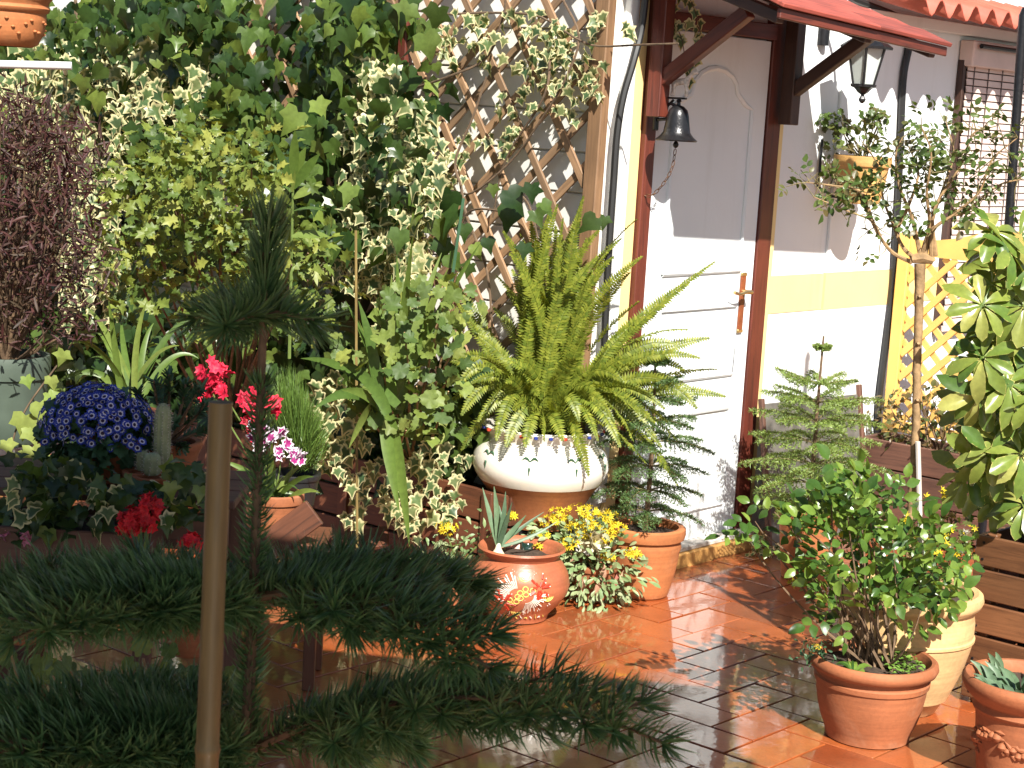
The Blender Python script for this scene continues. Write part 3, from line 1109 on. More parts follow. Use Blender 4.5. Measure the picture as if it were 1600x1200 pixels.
def trellis(n0, n1, z0, z1, label):
    t = thing("trellis", wp(TU, (n0 + n1) / 2, z0), label, "trellis", "wooden trellis panels on the wall")
    for ang, off in ((math.radians(43.4), 0.030), (-math.radians(56), 0.042)):
        du, dz = math.cos(ang), math.sin(ang)
        k = n0 - 3
        while k < n1 + 3:
            lo, hi = -9, 9
            for (o_, d_, a_, b_) in ((k, du, n0, n1), (z0, dz, z0, z1)):
                t0, t1 = sorted(((a_ - o_) / d_, (b_ - o_) / d_))
                lo, hi = max(lo, t0), min(hi, t1)
            if hi - lo > 0.12:
                plank("slat", wp(TU - off, k + du * lo, z0 + dz * lo), wp(TU - off, k + du * hi, z0 + dz * hi), 0.030 + rng.normal(0, 0.001), 0.0115, M['trellis'], t, up=-WU, bev=0.0015)
            k += 0.20
    for z in (z0 + 0.015, z1 - 0.015):
        plank("rail", wp(TU - 0.015, n0, z), wp(TU - 0.015, n1, z), 0.04, 0.013, M['trellis'], t, up=-WU)
    return t


t1 = trellis(-0.955, -0.02, 0.50, 2.6, "brown diagonal trellis panel beside the door, half bare")
plank("post", wp(TU - 0.035, -0.005, 0.02), wp(TU - 0.035, 0.02, 2.62), 0.062, 0.045, M['postwood'], t1, up=-WU, bev=0.004)
t2 = trellis(-1.96, -1.0, 0.50, 2.6, "brown trellis panel overgrown with dark green ivy")
plank("post", wp(TU - 0.035, -0.978, 0.02), wp(TU - 0.035, -0.978, 2.62), 0.045, 0.045, M['redwood'], t2, up=-WU, bev=0.004)
# ---- black cables
b = MB()
b.tube(spline([W(1012, -40, 0.06), W(1003, 40, 0.06), W(990, 95, 0.06), W(974, 150, 0.05), W(964, 210, 0.045), W(959, 280, 0.045), W(954, 350, 0.045), W(948, 450, 0.045), W(940, 640, 0.045)], 40), 0.014, 8)
o = b.build("cable", M['blackrubber'], origin=W(959, 280, 0.045), smooth=True)
tag(o, "thick black cable running down beside the trellis post left of the door", "cable")
b = MB()
pts = [(1330, -2), (1400, 25), (1418, 40), (1421, 70), (1412, 120), (1408, 200), (1404, 300), (1398, 400), (1395, 450), (1384, 540), (1374, 620), (1372, 680), (1376, 730)]
b.tube(spline([W(x, y, 0.035) for x, y in pts], 60), 0.016, 8)
pts = [(1417, 60), (1409, 150), (1402, 300), (1402, 420), (1396, 500), (1383, 560), (1370, 640), (1366, 700)]
b.tube(spline([W(x, y, 0.02) for x, y in pts], 40), 0.008, 6)
o = b.build("cable", M['blackrubber'], origin=W(1400, 400, 0.035), smooth=True)
tag(o, "black cables hanging down the white wall beside the yellow lattice", "cable")

# ---- bell with figurine and chain
bell = thing("bell", W(1002, 150, 0.08), "black iron door bell with an animal figurine and rusty chain", "bell")
BN = 0.075
b = MB()
ux = -0.812
b.box(wp(ux - 0.013, 0.06, 1.70), WU * 0.026, WN * 0.014, WZ * 0.20, 0.004)
b.build("back_plate", M['blackiron'], bell)
bz = 1.822
bx = 0.165
b = MB()
b.bar(wp(ux, 0.07, bz), wp(ux, bx + 0.03, bz), 0.02, 0.007, bev=0.002)
b.tube(spline([wp(ux, 0.075, 1.74), wp(ux, 0.13, 1.75), wp(ux, 0.155, 1.79), wp(ux, 0.12, 1.80), wp(ux, 0.11, 1.77)], 16), 0.006, 6)
b.tube(spline([wp(ux, 0.075, 1.77), wp(ux, 0.10, 1.76), wp(ux, 0.115, 1.79), wp(ux, 0.14, 1.815)], 12), 0.005, 6)
b.build("bracket_arm", M['blackiron'], bell, smooth=True)
bc = wp(ux, bx, bz - 0.155)
b = MB()
prof = [(0.075, 0.0), (0.078, 0.004), (0.062, 0.017), (0.05, 0.032), (0.045, 0.06), (0.041, 0.09), (0.034, 0.113), (0.02, 0.126), (0.008, 0.13), (0.006, 0.14), (0.010, 0.145), (0.006, 0.152)]
b.lathe(prof + [(0.001, 0.152)], bc, 28)
b.build("bell_body", M['blackiron'], bell, smooth=True)
b = MB()
b.tube([bc + WZ * 0.02, bc - WZ * 0.012], 0.005, 6)
b.lathe([(0.002, -0.026), (0.009, -0.02), (0.011, -0.012), (0.006, -0.002), (0.002, 0)], bc, 10)
b.build("clapper", M['blackiron'], bell, smooth=True)
# chain links along a hanging curve
cpath = spline([bc - WZ * 0.03, bc - WZ * 0.10 - WN * 0.01, bc - WZ * 0.16 - WN * 0.045, bc - WZ * 0.205 - WN * 0.095, bc - WZ * 0.20 - WN * 0.14, bc - WZ * 0.16 - WN * 0.185, bc - WZ * 0.08 - WN * 0.215], 60)
seg = np.concatenate([[0], np.cumsum(np.linalg.norm(np.diff(cpath, axis=0), axis=1))])
nl = int(seg[-1] / 0.021)
for k in range(nl):
    s0 = (k + 0.5) / nl * seg[-1]
    p = np.array([np.interp(s0, seg, cpath[:, i]) for i in range(3)])
    q = np.array([np.interp(min(s0 + 0.01, seg[-1]), seg, cpath[:, i]) for i in range(3)])
    t = unit(q - p + 1e-6)
    sd = unit(np.cross(t, WU if k % 2 == 0 else np.cross(t, WU)))
    lp = [p + t * 0.0125 * math.cos(a) + sd * 0.0055 * math.sin(a) for a in np.linspace(0, 2 * math.pi, 13)]
    b = MB()
    b.tube(lp, 0.0016, 5, cap=False)
    b.build("chain_link", M['rust'], bell, smooth=True)
# figurine: a small goat-like animal walking outwards on the arm, one skinned body
fz = bz + 0.004


def fp(n_, z_, u_=0.0):
    return wp(ux + u_, 0.112 + (n_ - 0.178) * 0.72, fz + z_ * 0.95)


fj = [("hip", 0.215, 0.055, 0, 0.014), ("mid", 0.255, 0.058, 0, 0.015), ("sh", 0.29, 0.062, 0, 0.014), ("neck", 0.315, 0.085, 0, 0.009), ("head", 0.335, 0.10, 0, 0.010), ("nose", 0.358, 0.092, 0, 0.006),
      ("tail", 0.195, 0.07, 0, 0.005), ("tail2", 0.178, 0.068, 0, 0.003), ("ear", 0.325, 0.118, 0.006, 0.003)]
fe = [("hip", "mid"), ("mid", "sh"), ("sh", "neck"), ("neck", "head"), ("head", "nose"), ("hip", "tail"), ("tail", "tail2"), ("head", "ear")]
for nm, base, n0, n1, n2 in (("a", "hip", 0.205, 0.2, 0.193), ("b", "hip", 0.22, 0.226, 0.222), ("c", "sh", 0.288, 0.284, 0.279), ("d", "sh", 0.296, 0.306, 0.303)):
    s_ = 0.006 if nm in "ac" else -0.006
    fj += [(nm + "0", n0, 0.038, s_, 0.008), (nm + "1", n1, 0.02, s_, 0.0055), (nm + "2", n2, 0.002, s_, 0.005)]
    fe += [(base, nm + "0"), (nm + "0", nm + "1"), (nm + "1", nm + "2")]
names = [j[0] for j in fj]
o_ = world_loc(bell)
me = bpy.data.meshes.new("figurine")
me.from_pydata([tuple(fp(j[1], j[2], j[3]) - o_) for j in fj], [(names.index(a), names.index(c)) for a, c in fe], [])
mm = np.eye(4)
mm[:3, 3] = o_
fo = link("figurine", me, bell, mm)
sk = fo.modifiers.new("skin", 'SKIN')
for v, j in zip(me.skin_vertices[0].data, fj):
    v.radius = (j[4] * 0.85, j[4] * 0.85)
me.skin_vertices[0].data[1].use_root = True
fo.modifiers.new("sub", 'SUBSURF').render_levels = 1
me.materials.append(M['goatwhite'])

# ---- lantern
lan = thing("wall_lantern", W(1345, 110, 0.2), "black six sided wall lantern with frosted panes under the roof edge", "lantern")
lc = W(1352, 100, 0.22)
hb, ht = -0.085, 0.065
rb, rt_ = 0.048, 0.085


def hexp(r, z, k):
    a = math.pi / 3 * k + 0.35
    return lc + np.array([r * math.cos(a), r * math.sin(a), z])


for k in range(6):
    b = MB()
    b.tube([hexp(rb, hb, k), hexp(rt_, ht, k)], 0.0055, 5)
    b.build("frame_bar", M['blackiron'], lan)
    q = [hexp(rb - 0.004, hb, k), hexp(rb - 0.004, hb, k + 1), hexp(rt_ - 0.004, ht, k + 1), hexp(rt_ - 0.004, ht, k)]
    nrm = unit(np.cross(q[1] - q[0], q[3] - q[0]))
    me = mesh_np("pane", [v - lc + nrm * s for s in (0, -0.003) for v in q], [[0, 1, 2, 3], [7, 6, 5, 4], [0, 4, 5, 1], [1, 5, 6, 2], [2, 6, 7, 3], [3, 7, 4, 0]], M['frosted'])
    mm = np.eye(4)
    mm[:3, 3] = lc
    link("pane", me, lan, mm)
b = MB()
V, F = [], []
prof = [(rb + 0.006, hb - 0.006), (rb + 0.006, hb + 0.004), (rb - 0.004, hb + 0.004)]
b.lathe([(0.004, hb - 0.075), (0.013, hb - 0.066), (0.015, hb - 0.057), (0.009, hb - 0.047), (0.007, hb - 0.04), (0.022, hb - 0.03), (0.036, hb - 0.014), (0.052, hb - 0.008), (0.054, hb + 0.003), (0.04, hb + 0.003)], lc, 6)
b.build("finial", M['blackiron'], lan)
b = MB()
b.lathe([(rt_ - 0.012, ht - 0.004), (rt_ + 0.022, ht - 0.004), (rt_ + 0.024, ht + 0.006), (rt_ - 0.02, ht + 0.035), (0.035, ht + 0.06), (0.02, ht + 0.075), (0.012, ht + 0.085), (0.014, ht + 0.095), (0.004, ht + 0.104)], lc, 6)
b.build("lantern_roof", M['blackiron'], lan)
b = MB()
wl = lc - WN * 0.215
b.tube(spline([lc + WZ * 0.17, lc + WZ * 0.21 - WN * 0.05, lc + WZ * 0.19 - WN * 0.15, wl + WZ * 0.12], 14), 0.009, 7)
b.tube([lc + WZ * 0.165, lc + WZ * 0.18], 0.012, 8)
b.lathe([(0.03, 0.07), (0.03, 0.17)], wl, 10)
b.build("wall_arm", M['blackiron'], lan, smooth=True)

# =================================================================== POTS
def pot_profile(h, r0, r1, lip=0.012, lip_h=0.03, wall=0.012, bulge=0.0, rings=(), foot=0.0):
    """outside from the foot up, over the lip, down inside to the soil"""
    p = [(r0 * 0.9, 0.0), (r0, 0.004)]
    for t in np.linspace(0.04, 1, 14):
        z = t * (h - lip_h)
        r = r0 + (r1 - r0) * t + bulge * math.sin(math.pi * t)
        for rz, ra, rw in rings:
            r += ra * math.exp(-((t - rz) / rw) ** 2)
        p.append((r, z))
    p += [(r1 + lip * 0.7, h - lip_h + 0.001), (r1 + lip, h - lip_h * 0.6), (r1 + lip * 0.9, h - lip_h * 0.15), (r1 + lip * 0.3, h), (r1 - wall, h - 0.003), (r1 - wall * 1.3, h - 0.035)]
    return p


def soil(root, c, r, z, name="soil"):
    seg = 26
    V, F = [(0, 0, 0.006)], []
    for q, rr in enumerate((0.35, 0.7, 1.0)):
        for k in range(seg):
            V.append((r * rr * math.cos(2 * math.pi * k / seg), r * rr * math.sin(2 * math.pi * k / seg), rng.normal(0.004 * (1 - rr), 0.003)))
    for k in range(seg):
        F.append([0, 1 + k, 1 + (k + 1) % seg])
        for q in range(2):
            a, b_ = 1 + q * seg, 1 + (q + 1) * seg
            F.append([a + k, b_ + k, b_ + (k + 1) % seg, a + (k + 1) % seg])
    mm = np.eye(4)
    mm[:3, 3] = np.asarray(c) + WZ * z
    return link(name, mesh_np(name, V, F, M['soil'], smooth=True), root, mm)


def pot(root, c, prof, mat, name="pot", seg=48, close=False, wob=0.004):
    mb = MB()
    mb.lathe(prof, c, seg, close=False, wob=wob)
    return mb.build(name, mat, root, origin=c, smooth=True)


def stems_to(mb, base, targets, r0, r1, sag=0.0, jit=0.03, sides=5):
    for t in targets:
        mid = (np.asarray(base) * 0.45 + np.asarray(t) * 0.55) + rn(jit) - WZ * sag
        mb.tube(bez(base + rn(0.008), mid, t, 7), [r0, r1], sides)


# ---- fern in the white and brown glazed pot
fc = P(839, 818, 6.45)
fern = thing("potted_fern", fc, "big yellow green sword fern in a bulging white and brown glazed pot", "plant")
zf = fc[2]
FS = 1.035
bro = [(0.125, 0.0), (0.138, 0.004), (0.146, 0.03), (0.168, 0.09), (0.196, 0.14), (0.218, 0.168)]
whi = [(0.218, 0.168), (0.235, 0.195), (0.243, 0.225), (0.240, 0.258), (0.226, 0.288), (0.205, 0.310), (0.196, 0.322)]
rim = [(0.196, 0.322), (0.196, 0.335), (0.206, 0.352), (0.212, 0.365), (0.205, 0.372), (0.192, 0.368), (0.185, 0.33)]
bro, whi, rim = [[(r_ * FS, z_) for r_, z_ in q] for q in (bro, whi, rim)]
pot(fern, fc, bro, M['brownclay'], "pot_foot", wob=0)
gz = pot(fern, fc, whi, M['glaze'], "glazed_belly", wob=0)
pot(fern, fc, rim, M['glaze'], "pot_rim", wob=0)
for k in range(26):
    a = 2 * math.pi * k / 26
    r_ = 0.2205
    b = MB()
    b.box(fc + np.array([r_ * math.cos(a) - 0.007, r_ * math.sin(a) - 0.007, 0.352]), (0.014, 0, 0), (0, 0.014, 0), (0, 0, 0.012), 0.003)
    b.build("blue_rim_dot" if k % 3 else "red_rim_dot", M['paintblue' if k % 3 else 'paintred'], fern)
for a in (-2.5, -1.75, -1.05, -0.4):                # dark green painted leaf sprigs
    b = MB()
    for s_, dz in ((-1, 0), (1, 0), (0, -0.02)):
        pts = []
        for t in np.linspace(0, 1, 6):
            aa = a + s_ * 0.13 * t
            z_ = 0.275 + 0.012 * math.sin(t * 3) - (0.03 * t if s_ == 0 else 0) + dz
            r_ = np.interp(z_, [p[1] for p in whi], [p[0] for p in whi]) + 0.0005
            pts.append(fc + np.array([r_ * math.cos(aa), r_ * math.sin(aa), z_]))
        b.tube(pts, [0.002, 0.006, 0.001], 5)
    b.build("painted_sprig", M['paintgreen'], fern, smooth=True)
soil(fern, fc, 0.186, 0.34)
fb = fc + WZ * 0.34


def frond(root, pts, wid, seed, mat):
    r = np.random.default_rng(seed)
    pts = np.asarray(pts)
    n = len(pts)
    t = np.gradient(pts, axis=0)
    seg_ = np.concatenate([[0], np.cumsum(np.linalg.norm(np.diff(pts, axis=0), axis=1))])
    Ltot = seg_[-1]
    npin = int(Ltot / 0.0105)
    V, F, A = [], [], []
    face = unit(np.array([0.2, -0.8, 0.45]) + r.normal(0, 0.55, 3))
    for k in range(npin):
        f = 0.08 + 0.92 * k / npin
        s_ = f * Ltot
        p = np.array([np.interp(s_, seg_, pts[:, i]) for i in range(3)])
        ti = unit(np.array([np.interp(s_, seg_, t[:, i]) for i in range(3)]))
        sd = unit(np.cross(ti, face))
        nn = np.cross(sd, ti)
        ln = wid * min(1.0, 0.45 + 2.2 * f) * (1 - max(0, (f - 0.72) / 0.28) ** 1.6 * 0.85)
        for sg in (-1, 1):
            d = unit(sd * sg + ti * (0.18 + 0.25 * f) + nn * (0.10 + r.normal(0, 0.12)))
            l = ln * (0.92 + 0.16 * r.random())
            w_ = 0.0052
            b0 = len(V)
            V += [p - ti * w_ * 0.6, p + d * l * 0.4 - ti * w_ + nn * 0.0015, p + d * l - nn * 0.004, p + d * l * 0.4 + ti * w_ + nn * 0.0015, p + ti * w_ * 0.6]
            F += [[b0, b0 + 1, b0 + 4], [b0 + 1, b0 + 3, b0 + 4], [b0 + 1, b0 + 2, b0 + 3]]
            A += [0, 0, 0.6, 0, 0]
    for i in range(n - 1):      # rachis
        b0 = len(V)
        ti = unit(t[i])
        sd = unit(np.cross(ti, face)) * 0.0016
        nn = np.cross(unit(sd), ti) * 0.002
        V += [pts[i] - sd, pts[i] + sd, pts[i] + nn, pts[i + 1] - sd, pts[i + 1] + sd, pts[i + 1] + nn]
        F += [[b0, b0 + 1, b0 + 4], [b0, b0 + 4, b0 + 3], [b0 + 1, b0 + 2, b0 + 5], [b0 + 1, b0 + 5, b0 + 4], [b0 + 2, b0, b0 + 3], [b0 + 2, b0 + 3, b0 + 5]]
        A += [0] * 6
    o = world_loc(root)
    mm = np.eye(4)
    mm[:3, 3] = o
    return link("frond", mesh_np("frond", np.array(V) - o, np.array(F), mat, A), root, mm)


def fern_tip(px, py, dY, lift, sd, arch=False):
    """arching frond from the crown to a tip seen at px,py; dY: nearer (-) or farther (+) than the crown"""
    tip = P(px, py, fb[1] + dY)
    base = fb + np.array([rng.normal(0, 0.05), rng.normal(0, 0.04), 0])
    mid = (base + (tip - base) * np.array([0.22, 0.22, 0.66]) if arch else base * 0.5 + tip * 0.5) + WZ * lift + rn(0.03)
    frond(fern, bez(base, mid, tip, 22), 0.031 + rng.normal(0, 0.003), sd, L['fern'])


up_tips = [(795, 395), (822, 390), (838, 372), (855, 365), (868, 352), (895, 360), (902, 345), (925, 385), (935, 400), (945, 420), (880, 375), (860, 400), (815, 440), (885, 430), (972, 372), (790, 455), (845, 455), (915, 440), (785, 360), (812, 365), (830, 345), (845, 350), (862, 325), (872, 318), (880, 340), (905, 330), (912, 305), (918, 370), (940, 355), (950, 385), (996, 342), (960, 400), (775, 430), (800, 420), (848, 400), (890, 400), (925, 420), (985, 425), (1005, 400), (835, 430), (870, 440), (905, 450), (930, 470), (820, 470), (855, 480), (770, 480)]
for k, (x, y) in enumerate(up_tips):
    fern_tip(x, y, rng.normal(0, 0.09), rng.uniform(0.0, 0.05), k, True)
side_tips = [(1118, 408, 0.0, 0.05), (1078, 440, 0.1, 0.10), (1122, 577, -0.05, 0.14), (1110, 528, 0.05, 0.12), (1135, 620, 0.12, 0.12), (1076, 515, 0.0, 0.16), (1060, 760, -0.12, 0.26), (1035, 700, -0.15, 0.24), (1010, 725, -0.18, 0.22), (990, 690, -0.22, 0.2), (1060, 690, 0.0, 0.22),
             (712, 470, 0.05, 0.04), (690, 640, -0.05, 0.2), (720, 705, -0.12, 0.22), (705, 560, 0.0, 0.14), (735, 600, -0.1, 0.17), (775, 690, -0.2, 0.2), (760, 640, -0.22, 0.18), (820, 700, -0.26, 0.16), (800, 640, -0.25, 0.14), (880, 690, -0.27, 0.16), (905, 660, -0.25, 0.15), (920, 745, -0.24, 0.2),
             (945, 640, -0.2, 0.15), (975, 600, -0.1, 0.14), (1030, 560, 0.0, 0.14), (1000, 500, 0.05, 0.1), (740, 520, 0.0, 0.1), (860, 590, -0.25, 0.08), (900, 560, -0.2, 0.08), (820, 560, -0.2, 0.08), (950, 540, -0.1, 0.06), (1020, 620, -0.15, 0.16), (1050, 600, -0.05, 0.18), (780, 560, -0.15, 0.1), (1085, 610, 0.05, 0.16), (700, 430, 0.12, 0.06), (960, 660, -0.22, 0.2),
             (870, 640, -0.28, 0.12), (840, 620, -0.27, 0.12), (1000, 650, -0.18, 0.2), (1045, 660, -0.1, 0.22), (790, 600, -0.2, 0.12), (930, 610, -0.22, 0.12), (980, 560, -0.1, 0.12), (750, 560, -0.1, 0.12), (1090, 640, -0.1, 0.2), (1020, 660, -0.2, 0.2), (970, 700, -0.25, 0.2), (850, 690, -0.3, 0.16), (790, 700, -0.26, 0.2), (745, 660, -0.15, 0.2), (900, 700, -0.3, 0.18), (1030, 480, 0.05, 0.12), (1060, 540, 0, 0.15), (1095, 560, -0.05, 0.18), (690, 560, 0.0, 0.16), (715, 610, -0.08, 0.2), (1000, 470, 0.1, 0.06), (1040, 640, -0.16, 0.22), (765, 590, -0.2, 0.16), (985, 640, -0.22, 0.2), (935, 690, -0.27, 0.2), (720, 650, -0.1, 0.22), (1070, 580, 0.0, 0.2)]
for k, (x, y, dy, lf) in enumerate(side_tips):
    fern_tip(x, y, dy, lf * 1.3, 100 + k)
# stand under the fern pot
st = thing("plant_stand", (fc[0], fc[1], 0), "dark iron ring stand carrying the white and brown fern pot", "stand")
b = MB()
zs = fc[2]
for k in range(3):
    a = 2 * math.pi * k / 3 + math.pi / 2
    d = np.array([math.cos(a), math.sin(a), 0])
    b = MB()
    b.tube([(fc[0], fc[1], 0) + d * 0.15 + WZ * 0.0, (fc[0], fc[1], 0) + d * 0.12 + WZ * (zs - 0.02)], 0.009, 6)
    b.build("leg", M['blackiron'], st, smooth=True)
b = MB()
b.lathe([(0.115, zs - 0.022), (0.145, zs - 0.022), (0.145, zs - 0.003), (0.115, zs - 0.003)], (fc[0], fc[1], 0), 32, close=True)
b.build("ring", M['blackiron'], st, smooth=True)

# ---- painted terracotta pot with a sprouting bulb
pc = G(808, 976)
pc = pc + unit(np.array([pc[0], pc[1], 0])) * 0.095
pp = thing("painted_pot", pc, "round terracotta pot painted with white and yellow flowers, holding a sprouting bulb", "plant")
pprof = [(r_ * 1.30, z_ * 1.14) for r_, z_ in [(0.07, 0.0), (0.078, 0.004), (0.082, 0.02), (0.105, 0.05), (0.128, 0.085), (0.134, 0.115), (0.127, 0.15), (0.112, 0.178), (0.100, 0.195), (0.108, 0.212), (0.118, 0.219), (0.114, 0.225), (0.100, 0.215), (0.09, 0.18)]]
pot(pp, pc, pprof, M['paintedpot'], "pot", wob=0.004)
soil(pp, pc, 0.122, 0.215)


def on_pot(a, z, d=0.0008):
    a = A0 + (a - A0) * 1.0
    z = 0.122 + (z - 0.105) * 1.25
    r = np.interp(z, [q[1] for q in pprof[:9]], [q[0] for q in pprof[:9]]) + d
    return pc + np.array([r * math.cos(a), r * math.sin(a), z])


A0 = math.atan2(-pc[1], -pc[0]) + 0.05           # angle that faces the viewer


def stroke(mb, pts, r):
    mb.tube([on_pot(A0 + a, z) for a, z in pts], np.asarray(r) * 1.3 if not np.isscalar(r) else r * 1.3, 5)


whp, yep, rep = MB(), MB(), MB()
CZ, CA = 0.105, 0.0
for k in range(9):                                # yellow ring cluster
    ca, cz = CA + 0.11 * (k % 5 - 2) * 1.0 + rng.normal(0, 0.02), CZ + 0.011 * (k % 5 - 2) + (0.009 if k > 4 else -0.006)
    stroke(yep, [(ca + 0.055 * math.cos(t), cz + 0.0068 * math.sin(t)) for t in np.linspace(0, 2 * math.pi, 9)], 0.0014)
for k in range(16):                               # white fans, upper left and lower right
    t = k / 15
    an = math.radians(95 + 110 * t)
    l0, l1 = 0.022, 0.055 + 0.012 * math.sin(k * 2.3)
    stroke(whp, [(CA - 0.08 + q * math.cos(an + 0.5 * (q - l0) * 8) / 0.128, CZ + q * math.sin(an) * 0.95) for q in np.linspace(l0, l1, 5)], [0.0008, 0.0022])
    an = math.radians(-85 + 90 * t)
    stroke(whp, [(CA + 0.08 + q * math.cos(an - 0.5 * (q - l0) * 8) / 0.128, CZ + q * math.sin(an) * 0.95) for q in np.linspace(l0, l1, 5)], [0.0008, 0.0020])
for s_ in (1, -1):                                # red flower heads
    for k in range(22):
        an = rng.uniform(0, 2 * math.pi)
        q = rng.uniform(0.004, 0.026)
        ca, cz = CA + s_ * 0.36, CZ + s_ * 0.022
        stroke(rep, [(ca + q * math.cos(an) / 0.128, cz + q * math.sin(an)), (ca + (q + 0.012) * math.cos(an) / 0.128, cz + (q + 0.012) * math.sin(an))], 0.0032)
        if k % 2:
            stroke(whp, [(ca + (q + .008) * math.cos(an) / 0.128, cz + (q + .008) * math.sin(an)), (ca + (q + 0.016) * math.cos(an) / 0.128, cz + (q + 0.016) * math.sin(an))], [0.0006, 0.0016])
for ca, cz in ((0.05, 0.156), (0.58, 0.100), (-0.10, 0.052)):   # yellow shells
    for q in (0.004, 0.008, 0.012):
        stroke(yep, [(ca + q * 1.2 * math.cos(t) / 0.12, cz + q * math.sin(t)) for t in np.linspace(math.pi, 2 * math.pi, 7)], 0.0013)
for k in range(11):                               # little commas along the foot, dot triples
    ca = -0.75 + 0.15 * k
    stroke(whp if k % 2 else yep, [(ca, 0.030 + 0.006 * (k % 3)), (ca + 0.04, 0.034), (ca + 0.075, 0.030)], [0.0006, 0.0022])
for ca, cz in ((-0.22, 0.168), (0.28, 0.165), (0.45, 0.06), (-0.3, 0.045), (0.66, 0.075), (0.1, 0.05)):
    for q in range(3):
        stroke(whp, [(ca + 0.03 * math.cos(q * 2.1), cz + 0.004 * math.sin(q * 2.1)), (ca + 0.03 * math.cos(q * 2.1) + 0.008, cz + 0.004 * math.sin(q * 2.1))], 0.0017)
whp.build("white_painted_fan", M['paintwhite'], pp, smooth=True, kind='stuff')
yep.build("yellow_painted_flower", M['paintyellow'], pp, smooth=True, kind='stuff')
rep.build("red_painted_flower", M['paintred'], pp, smooth=True, kind='stuff')
bc_ = P(778, 868, pc[1] - 0.02)
b = MB()
b.lathe([(0.006, -0.045), (0.022, -0.035), (0.027, -0.015), (0.022, 0.008), (0.011, 0.025), (0.007, 0.045)], bc_, 18)
b.build("bulb", M['bulb'], pp, smooth=True)
for x, y, w_ in ((754, 762, 0.021), (772, 760, 0.022), (790, 768, 0.02), (822, 805, 0.02), (780, 790, 0.018), (800, 785, 0.018), (850, 800, 0.014), (870, 815, 0.012)):
    tip = P(x, y, pc[1] + rng.normal(0, 0.03))
    blade(pp, "leaf", bez(bc_ + WZ * 0.03, bc_ * 0.5 + tip * 0.5 + rn(0.01), tip, 9), [w_ * 0.8, w_, w_, w_ * 0.7, 0.002], L['bluegreen'], fold=0.3)

# ---- dark green bottle behind it
bt = P(822, 875, pc[1] + 0.13)
b = MB()
b.lathe([(0.028, -bt[2] + 0.002), (0.032, -bt[2] + 0.008), (0.033, -0.02), (0.030, 0.0), (0.028, 0.03), (0.026, 0.06), (0.022, 0.066), (0.001, 0.067)], bt, 24)
o = b.build("glass_bottle", M['bottle'], origin=(bt[0], bt[1], 0), smooth=True)
tag(o, "shiny dark green glass bottle standing behind the painted pot", "bottle")

# ---- yellow flowering sedum with red tipped leaves
sdc = G(925, 945)
sdc = np.array([sdc[0] + 0.0, sdc[1] + 0.08, 0])
sed = thing("potted_sedum", sdc, "trailing sedum with yellow flower clusters and red tipped leaves beside the painted pot", "plant")
pot(sed, sdc, pot_profile(0.14, 0.06, 0.085, 0.008, 0.025), M['terracotta'], "pot")
soil(sed, sdc, 0.075, 0.12)
Ms = []
for k in range(800):
    e = [(925, 865, 80, 50), (900, 860, 60, 45), (950, 895, 70, 35), (930, 925, 50, 30), (865, 850, 40, 40)][rng.integers(0, 5)]
    a, q = rng.uniform(0, 6.28), math.sqrt(rng.random())
    p = P(e[0] + e[2] * q * math.cos(a), e[1] + e[3] * q * math.sin(a), sdc[1] - 0.02 + rng.uniform(-0.16, 0.10))
    d = unit(p - (sdc + WZ * 0.16) + rn(0.07))
    Ms.append(mtx(p, d + np.array([0, 0, 0.1]), np.array([0.1, -0.6, 0.8]) + rn(0.4), rng.uniform(0.024, 0.044)))
leafset(sed, "leaf", T_OBO, L['sedum'], Ms, 220)
Ms = []
for x, y in ((905, 890), (918, 900), (935, 905), (950, 905), (878, 905), (960, 895), (872, 880), (945, 880), (975, 890), (890, 868), (928, 912)):
    p = P(x + rng.normal(0, 4), y, sdc[1] - 0.12)
    Ms.append(mtx(p, np.array([rng.normal(0, 0.2), -0.2, -1]), np.array([0, -1, 0.3]) + rn(0.3), rng.uniform(0.045, 0.065)))
leafset(sed, "leaf", T_OBO, L['sedumred'], Ms, 50)


def flower_cluster(root, c, rad, n, tp, mat, size, flat=0.5, cap=300, name="flower", facing=(0, -0.6, 0.8)):
    Ms = []
    for _ in range(n):
        v = unit(rn() + np.asarray(facing) * 0.9)
        p = np.asarray(c) + v * rad * rng.uniform(0.65, 1.0) * np.array([1, 1, flat])
        d = np.cross(v, rn())
        Ms.append(mtx(p, d, v, size * rng.uniform(0.8, 1.2)))
    leafset(root, name, tp, mat, Ms, cap, stuff='flowers')


for x, y, r in ((875, 803, .045), (905, 800, .05), (930, 815, .05), (950, 808, .04), (955, 835, .045), (890, 850, .05), (935, 845, .04), (845, 838, .035), (950, 870, .025), (990, 864, .035), (846, 855, .03), (910, 835, .04), (862, 815, .04), (920, 800, .04), (965, 825, .035), (900, 820, .04)):
    flower_cluster(sed, P(x, y, sdc[1] - 0.12 + rng.normal(0, 0.03)), r * 1.15, 20, T_STAR, L['yellowflower'], 0.027)
b = MB()
stems_to(b, sdc + WZ * 0.13, [P(x, y, sdc[1] - 0.05) for x, y in ((875, 810), (905, 805), (930, 820), (950, 815), (890, 855), (990, 870), (845, 845), (950, 905), (900, 900))], 0.004, 0.002)
b.build("stem", M['greenstem'], sed, smooth=True)
# cream daffodil
flower_cluster(sed, P(925, 845, sdc[1] - 0.13), 0.012, 5, [flower_tpl(6, 0.3, 0.9, 9, 2, 0.03)], L['cream'], 0.075, 1.0)
